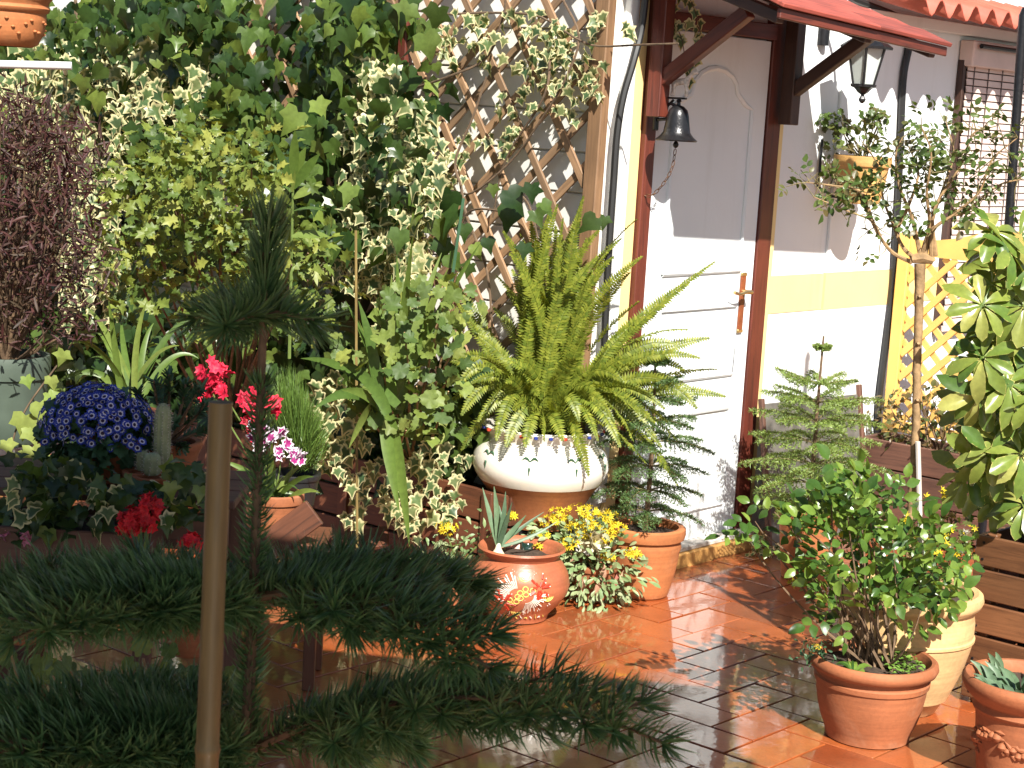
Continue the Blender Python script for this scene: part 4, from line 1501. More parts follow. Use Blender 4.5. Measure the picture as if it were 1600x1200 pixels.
# small yellow sedum left of it on the floor
s2 = G(705, 940)
sd2 = thing("small_yellow_sedum", s2, "small yellow sedum in a low terracotta bowl left of the painted pot", "plant")
pot(sd2, s2, pot_profile(0.11, 0.06, 0.08, 0.006, 0.02), M['terracotta'], "pot")
soil(sd2, s2, 0.07, 0.09)
Ms = []
for k in range(150):
    x, y = rng.normal(720, 32), rng.normal(860, 20)
    p = P(x, y, s2[1] + rng.uniform(-0.08, 0.06))
    Ms.append(mtx(p, rn() + WZ * 0.5, np.array([0, -0.6, 0.8]) + rn(0.5), rng.uniform(0.02, 0.035)))
leafset(sd2, "leaf", T_OBO, L['sedum'], Ms, 100)
for x, y, r in ((697, 825, .05), (765, 852, .035), (772, 862, .03), (800, 806, .02)):
    flower_cluster(sd2, P(x, y, s2[1] - 0.02), r * 0.9, 22, T_STAR, L['yellowflower'], 0.026)
b = MB()
stems_to(b, s2 + WZ * 0.09, [P(x, y, s2[1] - 0.02) for x, y in ((697, 832), (765, 858), (772, 868), (800, 812), (720, 850))], 0.004, 0.002)
b.build("stem", M['greenstem'], sd2, smooth=True)

# ---- Norfolk pines
def norfolk(root, base, top, tiers, mat, seed, nlen=0.014, dens=1.0, sides=5):
    r = np.random.default_rng(seed)
    H_ = np.linalg.norm(top - base)
    b = MB()
    b.tube(bez(base, (base + top) / 2 + r.normal(0, 0.006, 3), top, 12), [0.011, 0.009, 0.006, 0.004], 7)
    b.build("trunk", M['bark'], root, smooth=True)
    for zt, ln, nb, droop in tiers:
        p0 = base + (top - base) * zt
        ph = r.uniform(0, 6.28)
        for k in range(nb):
            a = ph + 2 * math.pi * k / nb + r.normal(0, 0.12)
            d = np.array([math.cos(a), math.sin(a), 0])
            l = ln * r.uniform(0.85, 1.12)
            tip = p0 + d * l + WZ * (0.10 * l - droop * l)
            mid = p0 + d * l * 0.5 + WZ * (0.16 * l)
            path = bez(p0, mid, tip, 14)
            mb = MB()
            mb.tube(path, [0.0035, 0.0012], 4)
            br = mb.build("branch", M['stem'], root)
            V, F, A = [], [], []
            side = np.cross(d, WZ)
            axes = [path[3:]]
            for q in range(3, 14, 1):
                f = q / 13
                sl_ = l * 0.36 * (1 - f) ** 0.7 + 0.012
                for sg in (-1, 1):
                    e = path[q] + (d * 0.55 + side * sg * 0.85) * sl_ - WZ * sl_ * (0.25 + r.uniform(0, 0.25))
                    axes.append(bez(path[q], (path[q] + e) / 2 + WZ * sl_ * 0.12, e, 6))
            for ax in axes:
                sg_ = np.linalg.norm(np.diff(ax, axis=0), axis=1).sum()
                nn = max(6, int(sg_ / 0.0026 * dens))
                for i in range(nn):
                    f = i / nn * (len(ax) - 1)
                    i0 = min(int(f), len(ax) - 2)
                    p = ax[i0] + (ax[i0 + 1] - ax[i0]) * (f - i0)
                    t = unit(ax[i0 + 1] - ax[i0])
                    v = r.normal(0, 1, 3)
                    v = unit(v - t * (v @ t)) + np.array([0, 0, 0.35])
                    dd = unit(v + t * 0.75) * nlen * r.uniform(0.8, 1.3)
                    wv = unit(np.cross(dd, r.normal(0, 1, 3))) * 0.0021
                    b0 = len(V)
                    V += [p - wv, p + wv, p + dd]
                    F.append([b0, b0 + 1, b0 + 2])
                    A += [0, 0, 0]
            o_ = world_loc(br)
            mm = np.eye(4)
            mm[:3, 3] = o_
            link("needles", mesh_np("needles", np.array(V) - o_, np.array(F), mat, A), br, mm, 'stuff')


npc = G(1000, 940)
npc = npc + unit(np.array([npc[0], npc[1], 0])) * 0.11
np1 = thing("norfolk_pine", npc, "dark Norfolk pine in a wide terracotta pot left of the door step", "plant", "potted Norfolk pines")
pot(np1, npc, pot_profile(0.265, 0.098, 0.135, 0.016, 0.045, bulge=0.008, rings=((0.86, 0.005, 0.04),)), M['terracotta2'], "pot")
soil(np1, npc, 0.125, 0.235)
nb_ = npc + WZ * 0.235
norfolk(np1, nb_, P(1024, 560, npc[1]), [(0.12, .20, 5, .25), (0.24, .22, 6, .2), (0.38, .24, 6, .15), (0.52, .24, 6, .1), (0.64, .2, 6, .05), (0.76, .17, 5, 0), (0.87, .11, 5, -.1), (0.97, .05, 5, -.3)], L['pinedark'], 3)
npc2 = P(1265, 800, 6.85)
npc2 = np.array([npc2[0], npc2[1], 0])
np2 = thing("norfolk_pine", npc2, "light green Norfolk pine before the grey board, in a terracotta pot behind the rose bush", "plant", "potted Norfolk pines")
pot(np2, npc2, pot_profile(0.285, 0.09, 0.118, 0.010, 0.04), M['terracotta2'], "pot")
soil(np2, npc2, 0.108, 0.255)
norfolk(np2, npc2 + WZ * 0.255, P(1287, 525, 6.85), [(0.06, .22, 7, .2), (0.17, .26, 7, .15), (0.28, .27, 7, .12), (0.40, .27, 7, .08), (0.52, .25, 7, .0), (0.63, .22, 6, -.05), (0.73, .16, 6, -.15), (0.93, .028, 6, -.4)], L['pine'], 4, dens=1.1)
# ---- grey board leaning on the wall
brd = thing("leaning_board", wp(0.4, 0.15, 0), "grey weathered board leaning on the white wall behind the pine", "board")
me_up = unit(WZ * 0.62 - WN * 0.10)
plank("panel", wp(0.02, 0.13, 0.31), wp(0.80, 0.13, 0.29), 0.60, 0.012, M['slate'], brd, up=np.cross(WU, me_up) * -1)
for u in (0.02, 0.80):
    plank("edge_strip", wp(u, 0.185, 0.005), wp(u, 0.085, 0.63), 0.022, 0.022, M['oldplanter'], brd, up=WN)

# ---- dark planter with yellow lattice back
pl = thing("lattice_planter", wp(0.95, 0.5, 0), "dark plank planter box standing out from the wall by the cables", "planter")
zc = 0.02
for k in range(3):
    z = 0.075 + 0.128 * k
    plank("plank", wp(0.85, 0.10, z), wp(0.85, 1.15, z), 0.122, 0.02, M['oldplanter'], pl, up=WU)
    for n_ in (0.10, 1.15):
        plank("plank", wp(0.862, n_, z), wp(1.06, n_, z), 0.122, 0.02, M['oldplanter'], pl, up=WN)
    plank("plank", wp(1.07, 0.10, z), wp(1.07, 1.15, z), 0.122, 0.02, M['oldplanter'], pl, up=WU)
b = MB()
b.box(wp(0.86, 0.11, 0.05), WU * 0.2, WN * 1.03, WZ * 0.29)
b.build("soil", M['soil'], pl)
ls = thing("yellow_lattice", wp(1.1, 0.5, 0), "yellow painted lattice screen with a curved top rail", "lattice")
LU = 1.105
for n_ in (0.085, 1.12):
    plank("post", wp(LU, n_, 0.0), wp(LU, n_, 1.30), 0.055, 0.035, M['yellowwood'], ls, up=WU)
nn_ = np.linspace(0.113, 1.092, 22)
zz = 1.28 + 0.055 * np.sin(np.pi * np.clip((nn_ - 0.16) / 0.88, 0, 1)) ** 0.8 + 0.02 * np.cos((nn_ - .6) * 10)
V, F = [], []
for lay in (0, 0.022):
    for n_, z_ in zip(nn_, zz):
        V += [wp(LU - 0.011 + lay, n_, 1.205), wp(LU - 0.011 + lay, n_, z_)]
k_ = len(nn_) * 2
for i in range(len(nn_) - 1):
    F += [[2 * i, 2 * i + 1, 2 * i + 3, 2 * i + 2], [k_ + 2 * i, k_ + 2 * i + 2, k_ + 2 * i + 3, k_ + 2 * i + 1], [2 * i + 1, k_ + 2 * i + 1, k_ + 2 * i + 3, 2 * i + 3], [2 * i, 2 * i + 2, k_ + 2 * i + 2, k_ + 2 * i]]
F += [[0, k_, k_ + 1, 1], [k_ - 2, k_ - 1, 2 * k_ - 1, 2 * k_ - 2]]
o_ = world_loc(ls)
mm = np.eye(4)
mm[:3, 3] = o_
link("top_rail", mesh_np("top_rail", np.array(V) - o_, F, M['yellowwood']), ls, mm)
plank("bottom_rail", wp(LU, 0.113, 0.42), wp(LU, 1.092, 0.42), 0.05, 0.022, M['yellowwood'], ls, up=WU)
n0, n1, z0, z1 = 0.113, 1.092, 0.445, 1.205
for sgn, lay in ((1, -0.005), (-1, 0.005)):
    k = n0 - 1.2
    while k < n1 + 1.2:
        lo, hi = -9, 9
        d_ = math.sqrt(0.5)
        for o1, dd, a_, c_ in ((k, d_ * sgn, n0, n1), (z0, d_, z0, z1)):
            t0, t1 = sorted(((a_ - o1) / dd, (c_ - o1) / dd))
            lo, hi = max(lo, t0), min(hi, t1)
        if hi - lo > 0.06:
            plank("slat", wp(LU + lay, k + d_ * sgn * lo, z0 + d_ * lo), wp(LU + lay, k + d_ * sgn * hi, z0 + d_ * hi), 0.030, 0.009, M['yellowwood'], ls, up=WU, bev=0.0015)
        k += 0.112
# shrub growing in that planter
shr = thing("bronze_shrub", wp(0.96, 0.4, 0.34), "dark bronze leaved rose shrub growing in the dark plank planter", "shrub")
Ms, tg = [], []
for k in range(420):
    a, q = rng.uniform(0, 6.28), math.sqrt(rng.random())
    p = NU(1440 + 90 * q * math.cos(a), 655 + 62 * q * math.sin(a) + 10, 0.96 + rng.normal(0, 0.06))
    if p[2] < 0.36:
        continue
    Ms.append(mtx(p, rn() + WZ * 0.2, rn(0.7) + np.array([0.1, -0.5, 0.8]), rng.uniform(0.018, 0.036)))
    if k % 16 == 0:
        tg.append(p)
leafset(shr, "leaf", T_ELL, L['darkshrub'], Ms, 200)
b = MB()
stems_to(b, wp(0.96, 0.42, 0.34), tg, 0.005, 0.0018, jit=0.05)
b.build("stem", M['bark'], shr, smooth=True)

# ---- wall pot with geranium
wpc = W(1342, 318, 0.16)
wpot = thing("wall_planter", wpc, "yellow half round wall pot with a small geranium under the lantern", "plant")
prof = [(0.075, 0.0), (0.085, 0.004), (0.098, 0.06), (0.105, 0.1), (0.103, 0.105), (0.106, 0.112), (0.112, 0.155), (0.120, 0.158), (0.124, 0.17), (0.122, 0.2), (0.11, 0.2), (0.105, 0.17)]
M['wallpot'] = terracotta_mat("ochre_yellow_wall_pot", (0.62, 0.36, 0.12), (0.7, 0.5, 0.25), 0.6, 0.2)
pot(wpot, wpc, prof, M['wallpot'], "pot", wob=0)
soil(wpot, wpc, 0.11, 0.18)
b = MB()
for dz in (0.02, 0.11):
    b.tube([wpc + WZ * dz - WN * 0.15, wpc + WZ * dz - WN * 0.09], 0.006, 6)
b.tube([wpc - WN * 0.145 - WU * 0.10 + WZ * 0.26, wpc - WN * 0.145 - WU * 0.10 + WZ * 0.06, wpc - WN * 0.08 - WU * 0.10 + WZ * 0.03], 0.006, 6)
b.build("hanger", M['blackiron'], wpot, smooth=True)
Ms, tg = [], []
for k in range(170):
    e = [(1330, 195, 55, 22), (1345, 215, 55, 25), (1300, 190, 25, 15), (1340, 235, 55, 20), (1365, 180, 18, 14)][rng.integers(0, 5)]
    a, q = rng.uniform(0, 6.28), math.sqrt(rng.random())
    p = P(e[0] + e[2] * q * math.cos(a), e[1] + e[3] * q * math.sin(a), wpc[1] + rng.uniform(-0.08, 0.06))
    Ms.append(mtx(p, rn() + np.array([0, -0.2, 0.1]), np.array([0.1, -0.6, 0.8]) + rn(0.5), rng.uniform(0.022, 0.042)))
    if k % 10 == 0:
        tg.append(p)
leafset(wpot, "leaf", T_GER, L['rosetree'], Ms, 170)
b = MB()
stems_to(b, wpc + WZ * 0.18, tg, 0.004, 0.0015)
b.build("stem", M['stem'], wpot, smooth=True)

# =================================================================== RIGHT-HAND POTS
# ---- rose bush in a terracotta pot
rc = G(1352, 1170)
rc = rc + unit(np.array([rc[0], rc[1], 0])) * 0.115
rose = thing("potted_rose", rc, "leafy green rose bush in a terracotta pot on the tiles", "plant")
pot(rose, rc, [(0.115, 0), (0.122, 0.004), (0.124, 0.018), (0.127, 0.03), (0.140, 0.06), (0.151, 0.10), (0.158, 0.14), (0.1605, 0.165), (0.166, 0.168), (0.168, 0.182), (0.163, 0.187), (0.163, 0.200), (0.170, 0.203), (0.182, 0.209), (0.188, 0.222), (0.185, 0.236), (0.176, 0.243), (0.166, 0.241), (0.160, 0.225), (0.157, 0.205)], M['terracotta'], seg=56)
soil(rose, rc, 0.158, 0.212)
rb_ = rc + WZ * 0.21
ell = [(1350, 850, 95, 65), (1320, 860, 70, 55), (1400, 870, 85, 55), (1345, 935, 80, 40), (1295, 915, 35, 45), (1430, 930, 45, 40), (1285, 815, 45, 30), (1370, 800, 65, 35), (1440, 870, 45, 40), (1330, 780, 40, 25), (1400, 960, 60, 30)]


def rose_leaf(Ms, p, d, nrm, s, k=5):
    """five or seven leaflets on a common stalk"""
    d = unit(d)
    nrm = unit(nrm - d * (nrm @ d))
    sd = np.cross(d, nrm)
    Ms.append(mtx(p + d * s * 1.7, d, nrm + rn(0.25), s * rng.uniform(0.9, 1.15)))
    for q in range(k // 2):
        for sg in (-1, 1):
            Ms.append(mtx(p + d * s * (0.5 + 0.75 * q), d * 0.35 + sd * sg + rn(0.12), nrm + rn(0.3), s * rng.uniform(0.72, 0.95)))


Ms, tg = [], []
for k in range(165):
    e = ell[rng.integers(0, len(ell))]
    a, q = rng.uniform(0, 6.28), math.sqrt(rng.random())
    p = P(e[0] + e[2] * q * math.cos(a), e[1] + e[3] * q * math.sin(a), rc[1] + rng.uniform(-0.17, 0.17))
    out = unit(p - rb_)
    rose_leaf(Ms, p, out + rn(0.5) - WZ * 0.15, np.array([0.1, -0.45, 0.85]) + rn(0.35), rng.uniform(0.036, 0.052))
    if k % 11 == 0:
        tg.append(p)
for x, y in ((1180, 815), (1195, 835), (1165, 838), (1210, 800), (1330, 742), (1300, 760), (1380, 760), (1210, 860)):
    p = P(x, y, rc[1])
    rose_leaf(Ms, p, np.array([-0.8, 0, 0.1]) + rn(0.3), np.array([0.1, -0.6, 0.8]) + rn(0.3), 0.044)
    tg.append(p)
leafset(rose, "leaflet", T_ELL, L['rose'], Ms, 300)
for k, t in enumerate(tg):
    b = MB()
    bs_ = rb_ + np.array([rng.normal(0, 0.03), rng.normal(0, 0.03), -0.005])
    b.tube(bez(bs_, bs_ * 0.5 + t * 0.5 + np.array([0, 0, 0.03]) + rn(0.045), t, 8), [0.0052, 0.0016], 5)
    b.build("stem", M['bark'], rose, smooth=True)
Ms = []
for k in range(150):                       # clover on the soil
    a, q = rng.uniform(-1.2, 0.9), rng.uniform(0.35, 0.95)
    p = rb_ + np.array([0.15 * q * math.cos(a), 0.15 * q * math.sin(a), 0.012 + 0.02 * rng.random()])
    Ms.append(mtx(p, rn() * np.array([1, 1, 0.2]), WZ + rn(0.25), 0.014))
leafset(rose, "clover", T_ELL, L['clover'], Ms, 60)
for k in range(9):
    b0 = P(1335, 1040, rc[1] - 0.10)
    b0[2] = rb_[2]
    a = rng.uniform(0, 6.28)
    blade(rose, "weed_leaf", bez(b0, b0 + np.array([0.03 * math.cos(a), 0.03 * math.sin(a), 0.045]), b0 + np.array([0.06 * math.cos(a), 0.06 * math.sin(a), 0.02]), 6), [0.008, 0.02, 0.016, 0.002], L['rose'], WZ + rn(0.2))
c0 = P(1272, 1022, rc[1])
Ms = [mtx(c0 + rn(0.024) + np.array([0, 0, 0.0]), rn() + WZ, rn() + WZ * 0.5, 0.016) for _ in range(140)]
leafset(rose, "sedum_leaf", T_OBO, L['succulent'], Ms, 60)
flower_cluster(rose, c0 + WZ * 0.018, 0.024, 14, T_STAR, L['yellowflower'], 0.013)

# ---- pale yellow pot with the standard rose
yc = G(1402, 1120)
yc = yc + unit(np.array([yc[0], yc[1], 0])) * 0.10
tree = thing("standard_rose", yc, "tall standard rose with a bare stem and stake in a pale yellow clay pot", "rose tree")
hp_ = 0.385
pot(tree, yc, [(0.105, 0), (0.112, 0.005), (0.135, 0.045), (0.142, 0.048), (0.146, 0.058), (0.16, 0.09), (0.183, 0.15), (0.197, 0.205), (0.203, 0.235), (0.208, 0.238), (0.208, 0.246), (0.203, 0.25), (0.204, 0.29), (0.198, 0.325), (0.200, 0.332), (0.218, 0.345), (0.224, 0.362), (0.220, 0.378), (0.206, hp_), (0.192, hp_ - 0.004), (0.186, hp_ - 0.04)], M['palepot'], seg=56, wob=0.003)
soil(tree, yc, 0.187, 0.35)
ty = yc[1] + 0.02
tb = yc + WZ * 0.35
b = MB()
tk = spline([tb + np.array([-0.004, 0, 0]), P(1424, 790, ty), P(1430, 690, ty), P(1433, 580, ty), P(1436, 480, ty), P(1438, 412, ty)], 26)
tk = tk + rng.normal(0, 0.0012, tk.shape)
b.tube(tk, [0.015, 0.0125, 0.013, 0.0125, 0.0135, 0.017], 10)
for q in (8, 13, 17, 21):
    b.tube([tk[q] - np.array([0, 0.010, 0]), tk[q] - np.array([0.002, 0.021, -0.004])], [0.009, 0.004], 7)
kn = P(1440, 404, ty)
b.tube([kn - np.array([0.03, 0, 0.004]), kn + np.array([0, 0, 0.004]), kn + np.array([0.035, 0, -0.004])], [0.012, 0.019, 0.011], 8)
b.build("trunk", M['rosebark'], tree, smooth=True)
b = MB()
b.tube([P(1441, 905, ty - 0.035), P(1437, 800, ty - 0.032), P(1434, 690, ty - 0.03)], 0.008, 8)
b.build("stake", M['greystake'], tree, smooth=True)
br = [[(1425, 410), (1395, 395), (1375, 370), (1362, 345), (1325, 330), (1272, 308)], [(1430, 405), (1410, 385), (1395, 350), (1380, 310), (1372, 260), (1350, 225)], [(1440, 400), (1452, 350), (1448, 300), (1455, 240), (1440, 200)], [(1445, 402), (1458, 340), (1475, 290), (1490, 240), (1478, 190)],
      [(1455, 405), (1458, 360), (1490, 335), (1530, 300), (1550, 250), (1590, 215)], [(1438, 398), (1425, 340), (1405, 290), (1400, 240), (1410, 215)], [(1462, 400), (1459, 330), (1500, 260), (1520, 210), (1545, 200)], [(1375, 370), (1350, 320), (1330, 290), (1300, 270)], [(1490, 335), (1510, 330), (1560, 290), (1595, 280)],
      [(1362, 345), (1345, 300), (1300, 290), (1260, 285)], [(1400, 360), (1420, 320), (1435, 270), (1420, 230)]]
Ms = []
for k, path in enumerate(br):
    dy = rng.normal(0, 0.10)
    pts = spline([P(x, y, ty + dy * i / (len(path) - 1)) for i, (x, y) in enumerate(path)], 22)
    b = MB()
    b.tube(pts, [0.007, 0.0048, 0.003, 0.0016], 6)
    bo = b.build("branch", M['rosebark'], tree, smooth=True)
    tw = MB()
    for q in range(6, 22):
        for _ in range(2 if q > 10 else 1):
            if rng.random() < 0.85:
                e = pts[q] + unit(rn() + WZ * 0.3) * rng.uniform(0.02, 0.075)
                tw.tube([pts[q], (pts[q] + e) / 2 + rn(0.004), e], [0.0018, 0.001], 4)
                d = unit(e - pts[q])
                for __ in range(1 if rng.random() < 0.62 else 0):
                    rose_leaf(Ms, e + rn(0.008), d + rn(0.5), np.array([0.1, -0.4, 0.8]) + rn(0.6), rng.uniform(0.021, 0.033), 5)
    if tw.V:
        tw.build("twigs", M['stem'], bo, kind='stuff')
leafset(tree, "leaflet", T_ELL, L['rosetree'], Ms, 300)
# yellow flowered daisies at the foot of the standard rose
dz_ = thing("yellow_daisy_plant", yc + WZ * 0.35 + np.array([0.03, 0, 0]), "bushy yellow flowered daisies filling the pale yellow pot", "flowers")
Ms, tg = [], []
for k in range(420):
    e = [(1440, 850, 70, 45), (1470, 880, 55, 35), (1380, 850, 60, 40), (1340, 830, 60, 30), (1490, 840, 40, 35)][rng.integers(0, 5)]
    a, q = rng.uniform(0, 6.28), math.sqrt(rng.random())
    p = P(e[0] + e[2] * q * math.cos(a), e[1] + e[3] * q * math.sin(a), yc[1] + rng.uniform(-0.14, 0.2))
    Ms.append(mtx(p, rn() + WZ * 0.5, np.array([0.1, -0.5, 0.8]) + rn(0.5), rng.uniform(0.022, 0.04)))
    if k % 25 == 0:
        tg.append(p)
leafset(dz_, "leaf", T_LOBED, L['darkshrub'], Ms[:210], 110)
leafset(dz_, "leaf", T_LOBED, L['rose'], Ms[210:], 110)
Ms = []
for x, y in ((1412, 805), (1475, 850), (1452, 845), (1320, 830), (1330, 800), (1300, 808), (1465, 865), (1455, 880), (1480, 835), (1510, 830), (1245, 905), (1250, 880), (1240, 910), (1390, 880), (1370, 870), (1430, 860), (1345, 845), (1470, 770), (1450, 775), (1490, 865)):
    p = P(x, y, yc[1] - 0.10 + rng.normal(0, 0.05))
    for _ in range(3):
        Ms.append(mtx(p + rn(0.009), rn(), np.array([0, -0.7, 0.6]) + rn(0.4), 0.024))
leafset(dz_, "flower", T_STAR, L['yellowflower'], Ms, 100)
b = MB()
stems_to(b, yc + WZ * 0.35, tg, 0.004, 0.0015, jit=0.03)
b.build("stem", M['stem'], dz_, smooth=True)

# ---- slatted crate with the umbrella tree
cc = np.array([1.475, 5.42, 0])
cr = thing("slatted_crate", cc, "varnished brown slatted wooden crate at the right edge", "crate")
CW, CD_ = 0.55, 0.42
for k in range(5):
    z = 0.065 + 0.106 * k
    f0 = cc + WZ * z
    plank("plank", f0 - WN * 0.01, f0 + WN * CW, 0.093, 0.018, M['crate'], cr, up=WU)
    plank("plank", f0 + WU * CD_ - WN * 0.01, f0 + WU * CD_ + WN * CW, 0.093, 0.018, M['crate'], cr, up=WU)
    plank("plank", f0 + WU * 0.010 + WN * 0.0, f0 + WU * (CD_ - 0.01), 0.093, 0.018, M['crate'], cr, up=WN)
    plank("plank", f0 + WU * 0.010 + WN * (CW - 0.01), f0 + WU * (CD_ - 0.01) + WN * (CW - 0.01), 0.093, 0.018, M['crate'], cr, up=WN)
    for n_ in (0.018, CW - 0.03):
        for dz in (-0.026, 0.026):
            b = MB()
            q = f0 + WN * n_ - WU * 0.0088 + WZ * dz
            b.tube([q, q - WU * 0.002], 0.0045, 8)
            b.build("screw", M['blackiron'], cr)
for u_, n_ in ((0.03, 0.03), (0.03, CW - 0.045), (CD_ - 0.03, 0.03), (CD_ - 0.03, CW - 0.045)):
    plank("corner_post", cc + WU * u_ + WN * n_ + WZ * 0.0, cc + WU * u_ + WN * n_ + WZ * 0.54, 0.036, 0.036, M['crate'], cr, up=WN)
sb = cc + WU * 0.2 + WN * 0.22
sch = thing("umbrella_tree", sb + WZ * 0.02, "umbrella tree with glossy yellow blotched leaves in a black pot inside the crate", "plant")
pot(sch, sb + WZ * 0.02, pot_profile(0.57, 0.13, 0.17, 0.006, 0.02), M['blackplastic'], "pot")
soil(sch, sb + WZ * 0.02, 0.16, 0.53)
sy = sb[1]
wh = [(1562, 395), (1592, 372), (1552, 362), (1535, 478), (1572, 480), (1600, 440), (1560, 530), (1592, 545), (1535, 560), (1545, 620), (1575, 600), (1602, 640), (1530, 690), (1560, 690), (1595, 710), (1535, 755), (1510, 740), (1570, 765), (1600, 790), (1555, 650), (1585, 420), (1585, 510), (1565, 560), (1550, 445), (1600, 590), (1545, 590), (1578, 660), (1590, 750), (1525, 715), (1620, 500), (1625, 620), (1620, 700), (1555, 500), (1565, 725), (1535, 660), (1640, 420), (1600, 480), (1575, 390),
      (1560, 420), (1545, 525), (1560, 580), (1575, 630), (1590, 680), (1570, 460), (1598, 610), (1530, 620), (1545, 710), (1520, 640), (1585, 570), (1605, 400), (1560, 780), (1595, 520)]
Ms = []
pet = MB()
trunks = []
for k in range(4):
    top = P(1560 + 25 * k, 420 + 30 * (k % 2), sy + 0.05 * (k - 1.5))
    b0 = sb + np.array([rng.normal(0, 0.03), rng.normal(0, 0.03), 0.53])
    tr = bez(b0, b0 * 0.5 + top * 0.5 + rn(0.02), top, 10)
    trunks.append(tr)
    b = MB()
    b.tube(tr, [0.011, 0.006], 6)
    b.build("trunk", M['bark'], sch, smooth=True)
allp = np.vstack(trunks)
for k, (x, y) in enumerate(wh):
    c = P(x, y, sy + rng.uniform(-0.26, 0.12))
    near = allp[np.argmin(np.linalg.norm(allp + WZ * 0.05 - c, axis=1))]
    pet.tube(bez(near, (near + c) / 2 + WZ * 0.015, c, 6), [0.003, 0.0022], 5)
    out = unit((c - near) * np.array([1, 1, 0.5]) + np.array([0.1, -0.5, 0.35]) + rn(0.25))
    x1 = unit(np.cross(out, WZ + rn(0.1)))
    y1 = np.cross(x1, out)
    nl_ = rng.integers(7, 10)
    for q in range(nl_):
        a = 2 * math.pi * q / nl_ + rng.normal(0, 0.1)
        rad = x1 * math.cos(a) + y1 * math.sin(a)
        d = rad + out * 0.25 - WZ * 0.35
        Ms.append(mtx(c + rad * 0.008, d, out + WZ * 0.35 + rn(0.15), rng.uniform(0.08, 0.115)))
leafset(sch, "leaflet", T_OBO, L['schefflera'], Ms, 300)
pet.build("petiole", M['greenstem'], sch, smooth=True)

# ---- ornate terracotta pot with tulip shoots
oc = np.array([1.452, 4.72, 0])
op = thing("ornate_pot", oc, "ornate terracotta pot with a fruit garland and tulip shoots at the lower right", "plant")
oprof = [(0.095, 0), (0.105, 0.005), (0.112, 0.03), (0.118, 0.08), (0.124, 0.13), (0.128, 0.18), (0.131, 0.205), (0.137, 0.208), (0.141, 0.216), (0.137, 0.225), (0.136, 0.232), (0.150, 0.245), (0.166, 0.262), (0.174, 0.280), (0.174, 0.295), (0.166, 0.304), (0.155, 0.303), (0.147, 0.29), (0.143, 0.26)]
pot(op, oc, oprof, M['terracotta'], seg=56)
soil(op, oc, 0.144, 0.27)
Ao = math.atan2(-oc[1], -oc[0])


def on_opot(a, z, d=0.0):
    r = np.interp(z, [q[1] for q in oprof[:7]], [q[0] for q in oprof[:7]]) + d
    return oc + np.array([r * math.cos(a), r * math.sin(a), z])


for k in range(26):
    a = Ao - 1.5 + 3.2 * k / 26
    ph = (a - Ao) * 2.2
    z = 0.115 + 0.035 * abs(math.sin(ph)) + rng.normal(0, 0.006)
    b = MB()
    c = on_opot(a, z, 0.001)
    r_ = rng.uniform(0.009, 0.017)
    b.lathe([(0.001, -r_), (r_ * 0.7, -r_ * 0.7), (r_, 0), (r_ * 0.7, r_ * 0.7), (0.001, r_)], c, 9)
    b.build("fruit_relief", M['terracotta'], op, smooth=True)
    for s_ in (-1, 1):
        d = np.array([-math.sin(a), math.cos(a), 0]) * s_
        b = MB()
        c2 = on_opot(a + 0.06 * s_, z + rng.normal(0, 0.012), 0.001)
        b.tube([c2 - d * 0.014, c2, c2 + d * 0.016 + WZ * rng.normal(0, 0.008)], [0.002, 0.007, 0.001], 6)
        b.build("leaf_relief", M['terracotta'], op, smooth=True)
for k in range(34):
    a, q = rng.uniform(0, 6.28), math.sqrt(rng.random()) * 0.115
    b0 = oc + np.array([q * math.cos(a), q * math.sin(a), 0.265])
    ln = rng.uniform(0.045, 0.085)
    d = unit(np.array([math.cos(a) * 0.5, math.sin(a) * 0.5, 1.0]) + rn(0.35))
    tip = b0 + d * ln + np.array([math.cos(a), math.sin(a), -0.3]) * ln * 0.35
    blade(op, "leaf", bez(b0, b0 + d * ln * 0.6, tip, 7), [0.012, 0.024, 0.024, 0.014, 0.002], L['bluegreen'], np.array([0.1, -0.7, 0.7]) + rn(0.4), 0.45)

# ---- black pole at the right edge
pb = P(1598, 200, 6.3)
b = MB()
b.tube([(pb[0], pb[1], 0), (pb[0], pb[1], 1.0), P(1599, 24, 6.3), P(1604, 14, 6.3)], 0.016, 10)
o = b.build("black_pole", M['blackiron'], origin=(pb[0], pb[1], 0), smooth=True)
tag(o, "slim black metal pole behind the umbrella tree", "pole")

# ---- small ivy at the foot of the wall
ic = G(1200, 868)
iv = thing("ground_ivy", ic, "tiny variegated ivy at the foot of the grey board", "ivy")
Ms = [mtx(ic + np.array([rng.normal(0, 0.05), rng.normal(0, 0.03), abs(rng.normal(0.02, 0.02))]), rn(), np.array([0, -0.6, 0.8]) + rn(0.4), rng.uniform(0.02, 0.035)) for _ in range(45)]
leafset(iv, "leaf", T_VIVY, L['vivy'], Ms, 60)

# =================================================================== LEFT: CLIMBERS ON THE TRELLIS WALL
def LWp(px, py, off):
    """a point seen at px,py that stands off the trellis wall by off"""
    return NU(px, py, CU - off)


def in_ell(e):
    a, q = rng.uniform(0, 6.28), math.sqrt(rng.random())
    return e[0] + e[2] * q * math.cos(a), e[1] + e[3] * q * math.sin(a)


def pick(ells):
    w_ = np.array([e[2] * e[3] for e in ells], float)
    return ells[rng.choice(len(ells), p=w_ / w_.sum())]


def climber(root, ells, n, off, size, tpl, mat, cap, hang=1.0, name="leaf"):
    Ms = []
    for _ in range(n):
        x, y = in_ell(pick(ells))
        p = LWp(x, y, rng.uniform(*off))
        d = np.array([rng.normal(0, 0.55), rng.normal(0, 0.3), -hang]) + WU * -0.1
        nr = -WU * 0.5 + to_sun * 0.55 + rn(0.55)
        Ms.append(mtx(p, d, nr, rng.uniform(*size)))
    leafset(root, name, tpl, mat, Ms, cap)
    return Ms


